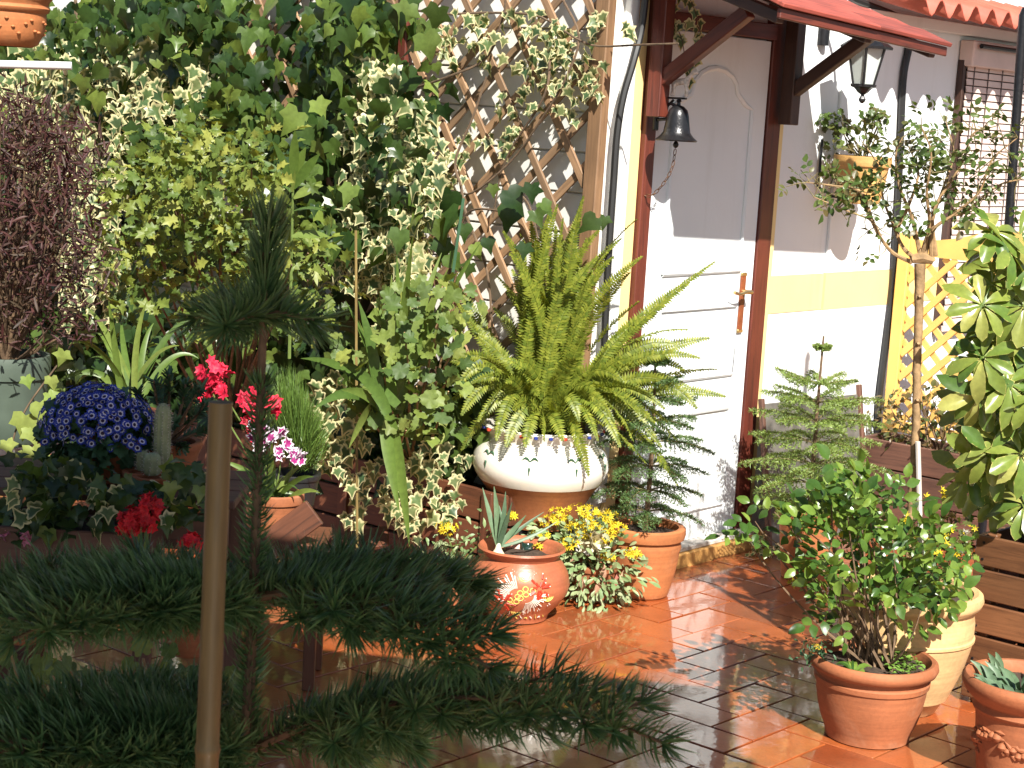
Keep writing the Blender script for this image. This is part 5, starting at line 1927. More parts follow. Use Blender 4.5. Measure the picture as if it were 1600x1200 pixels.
def strands(root, boxes, n, off, size, length, cap=300, step=0.022):
    Ms = []
    b = MB()
    for _ in range(n):
        x0, x1, y0, y1 = boxes[rng.integers(0, len(boxes))]
        p = LWp(rng.uniform(x0, x1), rng.uniform(y0, y1), rng.uniform(*off))
        ln = rng.uniform(*length)
        k = max(3, int(ln / step))
        sway = rng.normal(0, 0.25, 2)
        pts = [p + np.array([sway[0] * q * step * 0.6 + 0.012 * math.sin(q * 0.9), sway[1] * q * step * 0.3, -q * step]) for q in range(k)]
        b.tube(pts, 0.0016, 4)
        sg = 1
        for q, pt in enumerate(pts):
            sg = -sg
            s = rng.uniform(*size) * (1.1 - 0.5 * q / k)
            Ms.append(mtx(pt + np.array([sg * 0.012, -0.01, 0]) + rn(0.006), np.array([sg * 0.5 + rng.normal(0, 0.3), -0.1, -0.9]), -WU * 0.4 + to_sun * 0.8 + rn(0.36), s))
    b.build("trailing_stems", M['vine'], root, kind='stuff')
    leafset(root, "leaf", T_VIVY, L['vivy'], Ms, cap)


def vines(root, paths, off, r=0.006, mat='vine', name="vine"):
    for path in paths:
        b = MB()
        b.tube(spline([LWp(x, y, off + rng.normal(0, 0.015)) for x, y in path], 26), [r, r * 0.7], 6)
        b.build(name, M[mat], root, smooth=True)


ivy = thing("english_ivy", LWp(380, 560, 0.12), "dense dark green ivy climbing over the left trellis and wall", "ivy")
main_e = [(210, 45, 150, 70), (330, 110, 130, 120), (460, 110, 70, 130), (560, 60, 75, 90), (585, 180, 60, 90), (250, 190, 110, 90), (500, 300, 90, 90), (130, 90, 110, 80), (420, 230, 70, 70), (600, 300, 60, 80)]
gap = lambda x, y: (395 < x < 475 and 20 < y < 165 and rng.random() < 0.80)
Ms = []
for k in range(125):                            # leaves hang in clumps with deep gaps between them
    while True:
        x, y = in_ell(pick(main_e))
        if not gap(x, y):
            break
    off = rng.uniform(0.22, 0.62)
    c = LWp(x, y, off)
    for _ in range(rng.integers(5, 15)):
        p = c + np.array([rng.normal(0, 0.06), rng.normal(0, 0.05), rng.normal(0, 0.085)])
        Ms.append(mtx(p, np.array([rng.normal(0, 0.5), rng.normal(0, 0.25), -1.0]), -WU * 0.4 + to_sun * 0.6 + rn(0.6), rng.uniform(0.045, 0.105)))
leafset(ivy, "leaf", T_IVY, L['ivy'], Ms, 300)
Ms = []
for k in range(1500):                           # the shaded inner layer against the wall
    while True:
        x, y = in_ell(pick(main_e + [(60, 300, 120, 300), (200, 450, 200, 180), (450, 480, 160, 160), (520, 620, 120, 120), (300, 600, 200, 100)]))
        if not gap(x, y):
            break
    p = LWp(x, y, rng.uniform(0.03, 0.10))
    Ms.append(mtx(p, np.array([rng.normal(0, 0.6), 0, -1.0]), -WU + rn(0.25), rng.uniform(0.09, 0.15)))
leafset(ivy, "inner_leaf", T_IVY, L['ivy'], Ms, 0)
vines(ivy, [[(118, 0), (120, 60), (122, 130), (118, 230)], [(190, 200), (195, 250), (200, 320)], [(330, 20), (320, 60), (310, 120), (295, 210)], [(310, 0), (300, 60), (285, 110)], [(250, 130), (225, 200), (200, 290), (185, 340)], [(560, 360), (560, 480), (558, 600)], [(0, 130), (40, 120), (100, 124)]], 0.25, 0.009)
Ms = [mtx(LWp(216, 207, 0.4), (0.2, 0, -1), -WU + WZ * 0.4, 0.085)]
leafset(ivy, "yellow_leaf", [T_IVY[0]], L['dryleaf'], Ms, 5)

lowivy = thing("low_ivy", LWp(520, 800, 0.2), "dark ivy filling the shade behind the flower pots", "ivy")
climber(lowivy, [(120, 560, 150, 120), (320, 560, 150, 90), (480, 560, 120, 110), (560, 680, 110, 100), (420, 700, 120, 90), (650, 700, 90, 90), (720, 640, 60, 90), (260, 700, 150, 80)], 1100, (0.06, 0.4), (0.06, 0.11), T_IVY, L['ivy'], 220)
Ms = climber(lowivy, [(690, 310, 60, 40)], 4, (0.3, 0.4), (0.1, 0.12), T_IVY, L['ivy'], 10)

bigivy = thing("large_leaf_ivy", LWp(700, 430, 0.3), "large leaved green ivy spreading across the bare trellis above the fern", "ivy")
Ms = []
for x, y, s in ((663, 318, .21), (700, 345, .16), (792, 320, .17), (830, 305, .12), (845, 330, .1), (640, 372, .15), (625, 395, .13), (690, 395, .15), (700, 415, .13), (800, 345, .17), (835, 345, .11), (930, 358, .13), (945, 350, .08), (820, 395, .1), (725, 365, .11), (740, 395, .1), (595, 345, .12), (650, 140, .17), (665, 55, .16), (620, 30, .14), (560, 95, .15), (575, 330, .11), (540, 205, .18), (570, 195, .13), (497, 190, .11), (490, 115, .12), (515, 118, .10), (300, 130, .12), (330, 160, .16), (345, 100, .12), (270, 90, .14), (265, 5, .15), (210, 85, .1), (610, 175, .13), (735, 425, .1), (770, 300, .08), (760, 385, .1)):
    Ms.append(mtx(LWp(x, y, rng.uniform(0.28, 0.4)) + WZ * s * 0.3, np.array([rng.normal(0, 0.45), -0.1, -1]), -WU * 0.4 + to_sun * 0.9 + rn(0.2), s * 0.62))
leafset(bigivy, "leaf", T_IVY, L['ivy'], Ms, 100)
vines(bigivy, [[(650, 420), (660, 370), (668, 320)], [(700, 440), (712, 380), (735, 330), (790, 330)], [(720, 290), (712, 250), (740, 180), (760, 120)], [(720, 290), (730, 340), (760, 420), (770, 520)]], 0.26, 0.006)

viv = thing("variegated_ivy", LWp(610, 560, 0.2), "cream edged ivy cascading down the trellis post in the middle", "ivy", "variegated ivies")
strands(viv, [(565, 605, 80, 140), (570, 640, 120, 260), (600, 680, 200, 330), (540, 640, 260, 360), (500, 600, 330, 430), (590, 660, 330, 420), (560, 690, 150, 300)], 88, (0.26, 0.5), (0.042, 0.075), (0.12, 0.34))
vines(viv, [[(575, 100), (600, 160), (620, 240), (650, 330)], [(600, 200), (590, 300), (575, 400), (590, 500)]], 0.25, 0.004)
viv2 = thing("variegated_ivy", LWp(60, 400, 0.2), "cream edged ivy spreading along the upper left corner", "ivy", "variegated ivies")
strands(viv2, [(0, 110, 50, 120), (60, 180, 80, 180), (150, 240, 40, 120), (20, 140, 150, 260), (100, 200, 130, 300), (100, 190, 300, 420), (200, 330, 40, 160)], 92, (0.3, 0.55), (0.05, 0.09), (0.12, 0.36))
viv3 = thing("variegated_ivy", LWp(850, 330, 0.12), "thin cream edged ivy threading the bare trellis beside the door post", "ivy", "variegated ivies")
climber(viv3, [(870, 110, 45, 40), (835, 140, 30, 35), (925, 100, 20, 35), (780, 225, 30, 20), (715, 255, 32, 40), (700, 320, 24, 50), (750, 210, 22, 22), (890, 60, 40, 30), (800, 175, 30, 40), (990, 25, 20, 30), (850, 40, 40, 30), (930, 20, 20, 25), (800, 60, 70, 50), (720, 60, 50, 50), (900, 150, 40, 50)], 220, (0.07, 0.16), (0.03, 0.055), T_VIVY, L['vivy'], 300)
vines(viv3, [[(880, 0), (905, 60), (880, 130), (850, 180), (800, 250), (740, 300), (715, 300)], [(860, 80), (850, 150), (790, 250), (770, 340)], [(640, 140), (700, 120), (760, 90), (785, 30), (790, 0)], [(640, 15), (700, 22), (760, 20), (840, 25), (900, 60), (935, 72), (1000, 70), (1060, 68)], [(810, 300), (830, 330), (850, 420)]], 0.13, 0.005)
viv4 = thing("variegated_ivy", wp(-0.75, 0.5, 2.05), "cream edged ivy sprig dangling in front of the bell", "ivy", "variegated ivies")
Ms = []
for path in ([(1050, -10), (1052, 30), (1065, 60), (1072, 100), (1082, 130)], [(1075, -10), (1090, 30), (1095, 60), (1092, 95)], [(1040, -10), (1042, 20), (1060, 40)], [(1010, -5), (985, 20), (980, 45)]):
    pts = spline([NU(x, y, -0.78) for x, y in path], 14)
    b = MB()
    b.tube(pts, 0.0018, 4)
    b.build("vine", M['vine'], viv4)
    for q in range(14):
        Ms.append(mtx(pts[q] + rn(0.012), np.array([rng.normal(0, 0.4), 0, -1]), np.array([0.3, -0.8, 0.5]) + rn(0.3), rng.uniform(0.028, 0.05)))
leafset(viv4, "leaf", T_VIVY, L['vivy'], Ms, 100)
viv5 = thing("variegated_ivy", P(650, 860, 6.35), "cream edged ivy trailing over the plank planter left of the fern pot", "ivy", "variegated ivies")
Ms = []
for _ in range(240):
    x, y = in_ell(pick([(650, 740, 45, 50), (700, 710, 40, 40), (620, 780, 30, 40), (520, 640, 40, 60), (500, 690, 30, 40), (660, 800, 40, 40), (560, 800, 30, 25), (700, 770, 40, 30), (560, 720, 40, 50)]))
    Ms.append(mtx(P(x, y, rng.uniform(6.2, 6.6)), np.array([rng.normal(0, 0.5), -0.1, -1]), np.array([0.1, -0.8, 0.6]) + rn(0.35), rng.uniform(0.035, 0.065)))
leafset(viv5, "leaf", T_VIVY, L['vivy'], Ms, 240)

# ---- white tube rail and embossed pot at the upper left
rail = thing("wall_rail", LWp(60, 100, 0.5), "white enamel tube rail carrying the embossed pot", "rail")
b = MB()
b.tube([P(-60, 99, 6.2), P(112, 103, 6.25)], 0.014, 10)
b.build("tube", M['whitepipe'], rail, smooth=True)
b = MB()
b.tube([P(100, 103, 6.25), LWp(104, 120, 0.0)], 0.010, 8)
b.build("wall_arm", M['whitepipe'], rail, smooth=True)
ec = P(4, 72, 6.4)
ep = thing("embossed_pot", ec, "orange terracotta pot with raised dots at the top left corner", "pot")
eprof = [(0.10, 0), (0.12, 0.01), (0.14, 0.05), (0.148, 0.10), (0.146, 0.118), (0.156, 0.124), (0.160, 0.135), (0.154, 0.146), (0.158, 0.16), (0.172, 0.175), (0.178, 0.20), (0.178, 0.26), (0.17, 0.27), (0.155, 0.265), (0.15, 0.22)]
pot(ep, ec, eprof, M['terracotta2'])
soil(ep, ec, 0.152, 0.23)
for k in range(40):
    a = -math.pi + math.pi * k / 20 + 0.05
    z = 0.07 + 0.025 * math.sin(k * 1.7)
    r = np.interp(z, [q[1] for q in eprof[:5]], [q[0] for q in eprof[:5]])
    c = ec + np.array([r * math.cos(a), r * math.sin(a), z])
    b = MB()
    b.lathe([(0.001, -0.006), (0.006, -0.004), (0.008, 0), (0.006, 0.004), (0.001, 0.006)], c, 7)
    b.build("raised_dot", M['terracotta2'], ep, smooth=True)

# =================================================================== LEFT: BEDDING
# ---- long planter under the trellis
lp = thing("plank_planter", wp(-1.4, -0.7, 0), "long reddish brown plank planter at the foot of the trellis wall", "planter")
for k in range(3):
    z = 0.075 + 0.125 * k
    plank("plank", wp(-1.42, -2.6, z), wp(-1.42, -0.02, z), 0.115, 0.02, M['planter'], lp, up=WU)
    plank("plank", wp(-1.41, -0.02, z), wp(-1.10, -0.02, z), 0.115, 0.02, M['planter'], lp, up=WN)
for n_ in (-2.5, -1.7, -0.85, -0.1):
    plank("batten", wp(-1.437, n_, 0.01), wp(-1.437, n_, 0.38), 0.05, 0.014, M['planter'], lp, up=WU)
b = MB()
b.box(wp(-1.40, -2.58, 0.02), WU * 0.29, WN * 2.54, WZ * 0.29)
b.build("soil", M['soil'], lp)
plank("lid_board", P(470, 862, 6.5), P(607, 838, 6.5), 0.10, 0.02, M['planter'], lp, up=np.array([0, -0.5, 0.8]))

# ---- bright green leafy shrub
shb = thing("leafy_shrub", wp(-1.27, -1.75, 0.31), "bright green lobed leaved shrub growing before the ivy wall", "shrub")
Ms, tg = [], []
she = [(310, 245, 95, 50), (300, 330, 120, 75), (230, 290, 60, 60), (395, 400, 90, 75), (340, 450, 110, 55), (450, 370, 50, 55), (235, 410, 70, 50), (360, 300, 80, 60), (470, 450, 50, 60)]
she += [(200, 370, 50, 70), (420, 260, 40, 50), (250, 480, 70, 40)]
for k in range(150):
    x, y = in_ell(pick(she))
    c = P(x, y, rng.uniform(5.7, 6.55))
    tg.append(c) if k % 7 == 0 else None
    up_ = unit(rn(0.5) + np.array([0, -0.5, 0.6]))
    for _ in range(rng.integers(6, 15)):
        p = c + rn(0.045)
        Ms.append(mtx(p, unit(p - c) + rn(0.4), up_ + rn(0.45) + np.array([0, -0.2, 0.3]), rng.uniform(0.03, 0.068)))
leafset(shb, "leaf", T_LOBED, L['shrub'], Ms, 300)
for t in tg:
    b = MB()
    base = wp(-1.27 + rng.normal(0, 0.02), -1.75 + rng.normal(0, 0.05), 0.31)
    b.tube(bez(base, base * 0.4 + t * 0.6 + rn(0.04), t, 8), [0.008, 0.003], 5)
    b.build("stem", M['bark'], shb, smooth=True)
# oleander sprig
ole = thing("oleander_sprig", P(455, 420, 5.9), "upright oleander shoot with long narrow grey green leaves", "shrub")
b = MB()
b.tube([P(452, 560, 5.95), P(455, 420, 5.9), P(458, 285, 5.85)], [0.006, 0.004], 6)
b.build("stem", M['greenstem'], ole, smooth=True)
for x, y, bx_, by_ in ((461, 203, 458, 290), (425, 220, 456, 290), (500, 240, 459, 295), (410, 250, 455, 300), (505, 290, 459, 310), (455, 250, 457, 300), (405, 280, 455, 320), (510, 330, 458, 330), (478, 230, 458, 285), (365, 345, 452, 350), (515, 370, 456, 370)):
    a, t = P(bx_, by_, 5.85), P(x, y, 5.8 + rng.normal(0, 0.06))
    blade(ole, "leaf", bez(a, (a + t) / 2 + WZ * 0.015, t, 8), [0.008, 0.03, 0.034, 0.024, 0.002], L['strap'], np.array([0.1, -0.8, 0.5]) + rn(0.3), 0.2)

# ---- scented geranium
gb = wp(-1.3, -0.62, 0.31)
ger = thing("geranium_plant", gb, "pale green geranium with crinkled round leaves left of the fern", "plant")
Ms, tg = [], []
for k in range(220):
    x, y = in_ell(pick([(645, 540, 80, 60), (620, 610, 80, 60), (690, 560, 50, 70), (650, 650, 80, 40), (560, 560, 40, 60), (710, 470, 40, 50), (650, 470, 60, 40)]))
    p = P(x, y, rng.uniform(6.0, 6.55))
    Ms.append(mtx(p, rn(0.6) + np.array([0, -0.4, -0.3]), np.array([0.1, -0.7, 0.75]) + rn(0.35), rng.uniform(0.042, 0.078)))
    if k % 10 == 0:
        tg.append(p)
leafset(ger, "leaf", T_GER, L['geranium'], Ms, 230)
for t in tg:
    b = MB()
    q = gb + np.array([rng.normal(0, 0.04), 0, 0.02])
    b.tube(bez(q, q * 0.45 + t * 0.55 + rn(0.03), t, 8), [0.008, 0.0025], 6)
    b.build("stem", M['rosebark'], ger, smooth=True)

# ---- strap leaved clumps
def strap_clump(name, label, Y, base, tips, wid, mat='strap', lift=0.1, droop=0.0):
    root = thing(name, P(*base, Y), label, "plant")
    for x, y in tips:
        a = P(base[0] + rng.normal(0, 10), base[1] + rng.normal(0, 5), Y + rng.normal(0, 0.05))
        t = P(x, y, Y + rng.normal(0, 0.12))
        m = a * 0.5 + t * 0.5 + WZ * lift * (0.4 + abs(x - base[0]) / 120.0) + rn(0.015)
        blade(root, "leaf", bez(a, m, t, 14), [wid * 0.7, wid, wid, wid * 0.8, wid * 0.5, 0.002], L[mat], np.array([0.1, -0.8, 0.4]) + rn(0.35))
    return root


strap_clump("strap_leaf_plant", "arching strap leaved plant above the blue daisies", 5.6, (205, 640), [(105, 540), (120, 600), (150, 520), (240, 505), (170, 470), (280, 540), (100, 650), (300, 500), (230, 470), (135, 480), (310, 560), (60, 620), (245, 560), (190, 500), (140, 560), (270, 580)], 0.022, lift=0.12)
strap_clump("iris_plant", "tall sword leaved plant between the geranium and the trellis", 6.35, (620, 640), [(645, 370), (612, 430), (665, 455), (690, 395), (590, 470), (660, 480), (750, 380), (640, 440), (700, 420), (560, 500), (540, 470), (620, 400), (672, 500)], 0.040, lift=0.03)
cly = strap_clump("broad_blade_plant", "long broad green blades hanging over the planter left of the fern pot", 6.1, (598, 640), [(624, 800), (640, 855), (520, 560), (535, 610), (470, 560), (490, 640), (545, 700), (560, 470), (605, 560)], 0.045, lift=0.06)
b = MB()
b.tube([P(558, 860, 6.25), P(556, 360, 6.3)], 0.005, 6)
o = b.build("garden_cane", M['bamboo'], origin=P(558, 860, 6.25), smooth=True)
tag(o, "thin brown cane standing upright beside the geranium", "cane")
b = MB()
b.tube([P(700, 480, 6.4), P(724, 310, 6.45)], 0.006, 6)
o = b.build("garden_cane", M['paintgreen'], origin=P(700, 480, 6.4), smooth=True)
tag(o, "slanting green plastic plant cane in front of the trellis", "cane")

# ---- purple leaved shrub in a grey green pot
pb_ = P(8, 690, 5.3)
ps = thing("purple_shrub", pb_, "purple bronze fine leaved shrub in a grey green pot at the left edge", "shrub")
pot(ps, pb_, [(0.10, 0), (0.105, 0.005), (0.112, 0.08), (0.120, 0.16), (0.121, 0.20), (0.128, 0.203), (0.130, 0.25), (0.126, 0.268), (0.118, 0.268), (0.114, 0.23)], M['greenplastic'])
soil(ps, pb_, 0.115, 0.245)
pe = [(60, 330, 100, 130), (90, 240, 80, 70), (20, 200, 70, 60), (90, 420, 90, 80), (20, 400, 70, 110), (60, 500, 90, 50), (30, 290, 90, 120), (0, 160, 50, 40), (-60, 320, 70, 160)]
Ms, tg = [], []
for k in range(5000):
    x, y = in_ell(pick(pe))
    p = P(x, y, rng.uniform(5.0, 5.65))
    Ms.append(mtx(p, rn(0.8) + (p - pb_) * 0.5, rn() + np.array([0, -0.6, 0.5]), rng.uniform(0.024, 0.05)))
    if k % 60 == 0:
        tg.append(p)
leafset(ps, "leaf", T_LONG, L['purple'], Ms, 300)
b = MB()
stems_to(b, pb_ + WZ * 0.24, tg, 0.006, 0.0015, jit=0.05)
b.build("stem", M['bark'], ps, smooth=True)

# ---- shelf that carries the shaded pots
sh = thing("plant_shelf", (-0.95, 4.5, 0), "dark wooden shelf under the blue daisies and the cactus", "shelf")
shz = P(175, 748, 4.45)[2]
shelf_c = np.array([-0.86, 4.5, 0])
for k in range(3):
    y0 = 4.34 + 0.125 * k
    plank("board", (-1.55, y0, shz - 0.012), (-0.66, y0, shz - 0.012), 0.115, 0.022, M['oldplanter'], sh)
for x in (-1.5, -0.70):
    for y in (4.32, 4.60):
        plank("leg", (x, y, 0), (x, y, shz - 0.024), 0.04, 0.04, M['oldplanter'], sh, up=(1, 0, 0))
plank("brace", (-1.5, 4.31, shz - 0.09), (-0.7, 4.31, shz - 0.09), 0.09, 0.018, M['oldplanter'], sh, up=(0, 1, 0))

# ---- blue cineraria
cb = P(178, 748, 4.43)
cb[2] = shz
cin = thing("blue_cineraria", cb, "mound of blue daisies with white rings in a terracotta pot", "flowers")
pot(cin, cb, pot_profile(0.115, 0.055, 0.072, 0.008, 0.022), M['terracotta'], "pot")
soil(cin, cb, 0.062, 0.10)
dc = P(152, 672, 4.43)
Ms = []
for k in range(330):
    v = unit(rn() + np.array([0, -0.35, 0.5]))
    if v[2] < -0.15:
        continue
    p = dc + v * np.array([0.145, 0.12, 0.115]) * rng.uniform(0.9, 1.04)
    Ms.append(mtx(p, np.cross(v, rn()), v + np.array([0, -0.25, 0.2]) + rn(0.22), rng.uniform(0.023, 0.031)))
for x, y in ((222, 690), (215, 700), (172, 700), (78, 725), (90, 728), (100, 690), (70, 690), (205, 695)):
    Ms.append(mtx(P(x, y, 4.33), rn(), np.array([0.1, -0.9, 0.3]) + rn(0.2), 0.027))
leafset(cin, "flower", T_DAISY, L['daisy'], Ms, 300)
Ms = []
for k in range(220):
    v = unit(rn())
    p = dc + v * np.array([0.13, 0.10, 0.10]) * rng.uniform(0.5, 0.95) - WZ * 0.02
    Ms.append(mtx(p, v + rn(0.3), v + WZ * 0.5 + rn(0.3), rng.uniform(0.04, 0.06)))
leafset(cin, "leaf", T_GER, L['succulent'], Ms, 80)

# ---- dark succulent bush
sc_ = P(262, 745, 4.5)
sc_[2] = shz
suc = thing("succulent_bush", sc_, "dark blue green succulent bush beside the blue daisies", "plant")
pot(suc, sc_, pot_profile(0.10, 0.06, 0.08, 0.006, 0.02), M['terracotta'], "pot")
soil(suc, sc_, 0.07, 0.085)
Ms = []
b = MB()
for x, y in ((215, 610), (240, 595), (265, 585), (290, 600), (315, 605), (225, 640), (255, 630), (285, 640), (310, 645), (240, 670), (300, 680), (210, 665), (270, 660), (325, 670), (230, 690), (285, 700), (250, 600), (300, 620), (320, 630)):
    tip = P(x, y, 4.5 + rng.uniform(-0.12, 0.12))
    base = sc_ + WZ * 0.09
    path = bez(base, base * 0.4 + tip * 0.6 + rn(0.01), tip, 12)
    b.tube(path, [0.005, 0.003], 5)
    t = unit(path[-1] - path[-3])
    for q in range(46):
        f = 1 - 0.42 * (q / 46)
        i0 = min(int(f * 11), 10)
        p = path[i0] + (path[i0 + 1] - path[i0]) * (f * 11 - i0)
        v = rn()
        v = unit(v - t * (v @ t))
        Ms.append(mtx(p, v + t * 0.7, t + v * 0.3, rng.uniform(0.022, 0.034)))
leafset(suc, "leaf", [fan_leaf(mirror([(0.10, 0.2), (0.13, 0.5), (0.09, 0.8)]), 0.5, fold=0.5, bend=-0.1, seed=70)], L['succulent'], Ms, 300)
b.build("stem", M['bark'], suc, smooth=True)

# ---- cacti
def cactus(px, py, Y, h, r, label, ribs=9):
    c = P(px, py, Y)
    t = thing("cactus", c, label, "cactus", "pale cacti on the shelf")
    seg = ribs * 4
    V, F = [], []
    prof = [(0.75, 0), (0.95, 0.1), (1.0, 0.3), (1.0, 0.6), (0.97, 0.8), (0.8, 0.93), (0.45, 0.985), (0.05, 1.0)]
    for pr, pz in prof:
        for k in range(seg):
            a = 2 * math.pi * k / seg
            rr = r * pr * (1 + 0.10 * math.cos(ribs * a))
            V.append((rr * math.cos(a), rr * math.sin(a), h * pz))
    for j in range(len(prof) - 1):
        for k in range(seg):
            F.append([j * seg + k, j * seg + (k + 1) % seg, (j + 1) * seg + (k + 1) % seg, (j + 1) * seg + k])
    F.append([(len(prof) - 1) * seg + k for k in range(seg)])
    mm = np.eye(4)
    mm[:3, 3] = c
    link("column", mesh_np("column", V, F, M['cactus'], smooth=True), t, mm)
    V, F, A = [], [], []
    for k in range(ribs):
        a = 2 * math.pi * k / ribs
        for z in np.linspace(0.08, 0.97, max(6, int(h / 0.008))):
            rr = r * 1.1 * (1 if z < 0.85 else 1 - (z - 0.85) * 4)
            p = np.array([rr * math.cos(a), rr * math.sin(a), h * z])
            for _ in range(4):
                d = unit(np.array([math.cos(a), math.sin(a), 0.2]) + rn(0.6)) * 0.008
                s_ = unit(np.cross(d, rn())) * 0.0005
                b0 = len(V)
                V += [p - s_, p + s_, p + d]
                F.append([b0, b0 + 1, b0 + 2])
    link("spines", mesh_np("spines", V, np.array(F), M['greystake']), t, mm, 'stuff')
    pot(t, c - WZ * 0.07, pot_profile(0.07, 0.035, 0.045, 0.004, 0.015), M['terracotta'], "pot")
    return t


cactus(252, 738, 4.36, 0.175, 0.019, "tall pale columnar cactus beside the dark succulent")
cactus(237, 742, 4.3, 0.055, 0.020, "short stubby cactus at the foot of the tall one", 8)
cactus(222, 735, 4.34, 0.05, 0.014, "small round topped cactus nearest the blue daisies", 8)

# ---- ivy bowl, dark, below the daisies
db = P(110, 850, 4.2)
vb = thing("ivy_trough", db, "dark brown trough of grey green variegated ivy below the daisies", "planter")
for s_ in (0, 1):
    plank("side_board", db + np.array([-0.22, 0.16 * s_ - 0.08, 0.0]), db + np.array([0.20, 0.16 * s_ - 0.08, 0.0]), 0.11, 0.016, M['oldplanter'], vb, up=(0, 1, 0))
for x in (-0.22, 0.20):
    plank("end_board", db + np.array([x, -0.072, 0]), db + np.array([x, 0.072, 0]), 0.11, 0.016, M['oldplanter'], vb, up=(1, 0, 0))
b = MB()
b.box(db + np.array([-0.21, -0.07, -0.04]), (0.40, 0, 0), (0, 0.14, 0), (0, 0, 0.08))
b.build("soil", M['soil'], vb)
for x in (-0.2, 0.18):
    plank("leg", (db[0] + x, db[1], 0), (db[0] + x, db[1], db[2] - 0.04), 0.04, 0.04, M['oldplanter'], vb, up=(1, 0, 0))
Ms = []
for k in range(330):
    x, y = in_ell(pick([(130, 770, 90, 30), (60, 790, 50, 40), (190, 770, 60, 30), (100, 740, 80, 30), (60, 740, 50, 40), (140, 815, 130, 30), (30, 820, 50, 40), (290, 770, 50, 50)]))
    Ms.append(mtx(P(x, y, 4.14 + rng.uniform(-0.06, 0.12)), rn(0.6) + np.array([0, -0.4, -0.5]), np.array([0.1, -0.7, 0.7]) + rn(0.35), rng.uniform(0.028, 0.05)))
leafset(vb, "leaf", T_IVY, L['vivy'], Ms[:45], 60)
leafset(vb, "leaf", T_IVY, L['ivy'], Ms[45:], 250)
# lit ivy leaves at the left margin
li = thing("trailing_ivy", P(30, 700, 4.95), "sunlit yellow green ivy trailing beside the grey green pot", "ivy")
Ms = []
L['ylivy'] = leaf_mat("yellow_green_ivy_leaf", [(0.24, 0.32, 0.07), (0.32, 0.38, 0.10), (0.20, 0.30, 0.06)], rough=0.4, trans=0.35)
for x, y, s in ((40, 660, .075), (62, 640, .07), (45, 680, .06), (50, 710, .07), (25, 720, .06), (8, 750, .07), (20, 740, .05), (60, 720, .055), (75, 625, .045), (10, 700, .05), (100, 560, .05), (40, 600, .04), (80, 600, .04)):
    Ms.append(mtx(P(x, y, 4.98) + WZ * 0.02, np.array([rng.normal(0, 0.5), -0.1, -1]), np.array([0.1, -0.8, 0.6]) + rn(0.25), s))
leafset(li, "leaf", T_IVY, L['ylivy'], Ms, 40)
b = MB()
b.tube(spline([P(20, 780, 5.0), P(18, 700, 5.0), P(40, 640, 5.0), P(90, 570, 5.0)], 14), 0.003, 5)
b.build("vine", M['vine'], li)
# sunlit terracotta pot behind
oc2 = P(5, 850, 5.0)
o2 = thing("terracotta_pot", oc2, "sunlit plain terracotta pot half hidden at the left edge", "pot")
pot(o2, oc2, pot_profile(0.12, 0.06, 0.075, 0.008, 0.03), M['terracotta2'])
soil(o2, oc2, 0.066, 0.1)
b = MB()
b.box((oc2[0] - 0.1, oc2[1] - 0.1, 0), (0.2, 0, 0), (0, 0.2, 0), (0, 0, oc2[2] - 0.001), 0.005)
b.build("wooden_block", M['planter'], o2)

# ---- red and pink geraniums in the shade
def geranium_pot(px, py, Y, heads, mat, label, leaves=26, size=0.030):
    c = P(px, py, Y)
    t = thing("geranium_pot", np.array([c[0], c[1], c[2] - 0.19]), label, "flowers", "shaded geraniums")
    pot(t, c - WZ * 0.19, pot_profile(0.12, 0.05, 0.07, 0.008, 0.025), M['terracotta'], "pot")
    soil(t, c - WZ * 0.19, 0.06, 0.10)
    Ms = []
    for _ in range(leaves):
        p = c + np.array([rng.normal(0, 0.05), rng.normal(0, 0.05), rng.normal(-0.055, 0.015)])
        Ms.append(mtx(p, rn() * np.array([1, 1, 0.3]), np.array([0, -0.5, 0.9]) + rn(0.3), rng.uniform(0.045, 0.07)))
    leafset(t, "leaf", T_GER, L['ivy'], Ms, 60)
    b = MB()
    for hx, hy, r_ in heads:
        hc = P(hx, hy, Y - 0.03)
        flower_cluster(t, hc, r_, int(26 * (r_ / 0.045) ** 2) + 8, T_RUFF, mat, size, 0.85)
        b.tube(bez(c - WZ * 0.08, (c + hc) / 2, hc, 6), 0.003, 5)
    b.build("stem", M['greenstem'], t, smooth=True)
    return t


geranium_pot(225, 860, 4.1, [(212, 815, 0.042), (236, 792, 0.034), (200, 822, 0.03), (228, 815, 0.034)], L['scarlet'], "scarlet geranium with one large double flower head in the shade")
geranium_pot(300, 895, 4.0, [(297, 850, 0.028)], L['scarlet'], "small scarlet geranium bloom close to the bamboo cane")
geranium_pot(40, 880, 4.15, [(40, 838, 0.02), (12, 838, 0.012)], L['pinkflower'], "pink geranium bloom at the left edge of the shade", 18)

# ---- crate with dianthus
dk = P(430, 832, 5.25)
dst = thing("angled_plank_stand", np.array([dk[0], dk[1], 0]), "reddish plank stand with a slanting side board carrying the dianthus pot", "stand")
plank("slanting_board", P(398, 868, 5.12), P(492, 800, 5.12), 0.085, 0.02, M['planter'], dst, up=(0, -1, 0.1))
plank("shelf_board", dk + np.array([-0.16, 0, -0.012]), dk + np.array([0.16, 0, -0.012]), 0.24, 0.02, M['planter'], dst)
plank("upright", P(395, 905, 5.1), P(382, 785, 5.1), 0.035, 0.02, M['planter'], dst, up=(0, -1, 0))
for dx, dy in ((-0.13, -0.1), (0.13, -0.1), (-0.13, 0.1), (0.13, 0.1)):
    plank("leg", np.array([dk[0] + dx, dk[1] + dy, 0]), np.array([dk[0] + dx, dk[1] + dy, dk[2] - 0.022]), 0.035, 0.035, M['planter'], dst, up=(1, 0, 0))
dia = thing("dianthus_pot", dk, "terracotta plastic pot of crimson and white edged purple dianthus", "flowers")
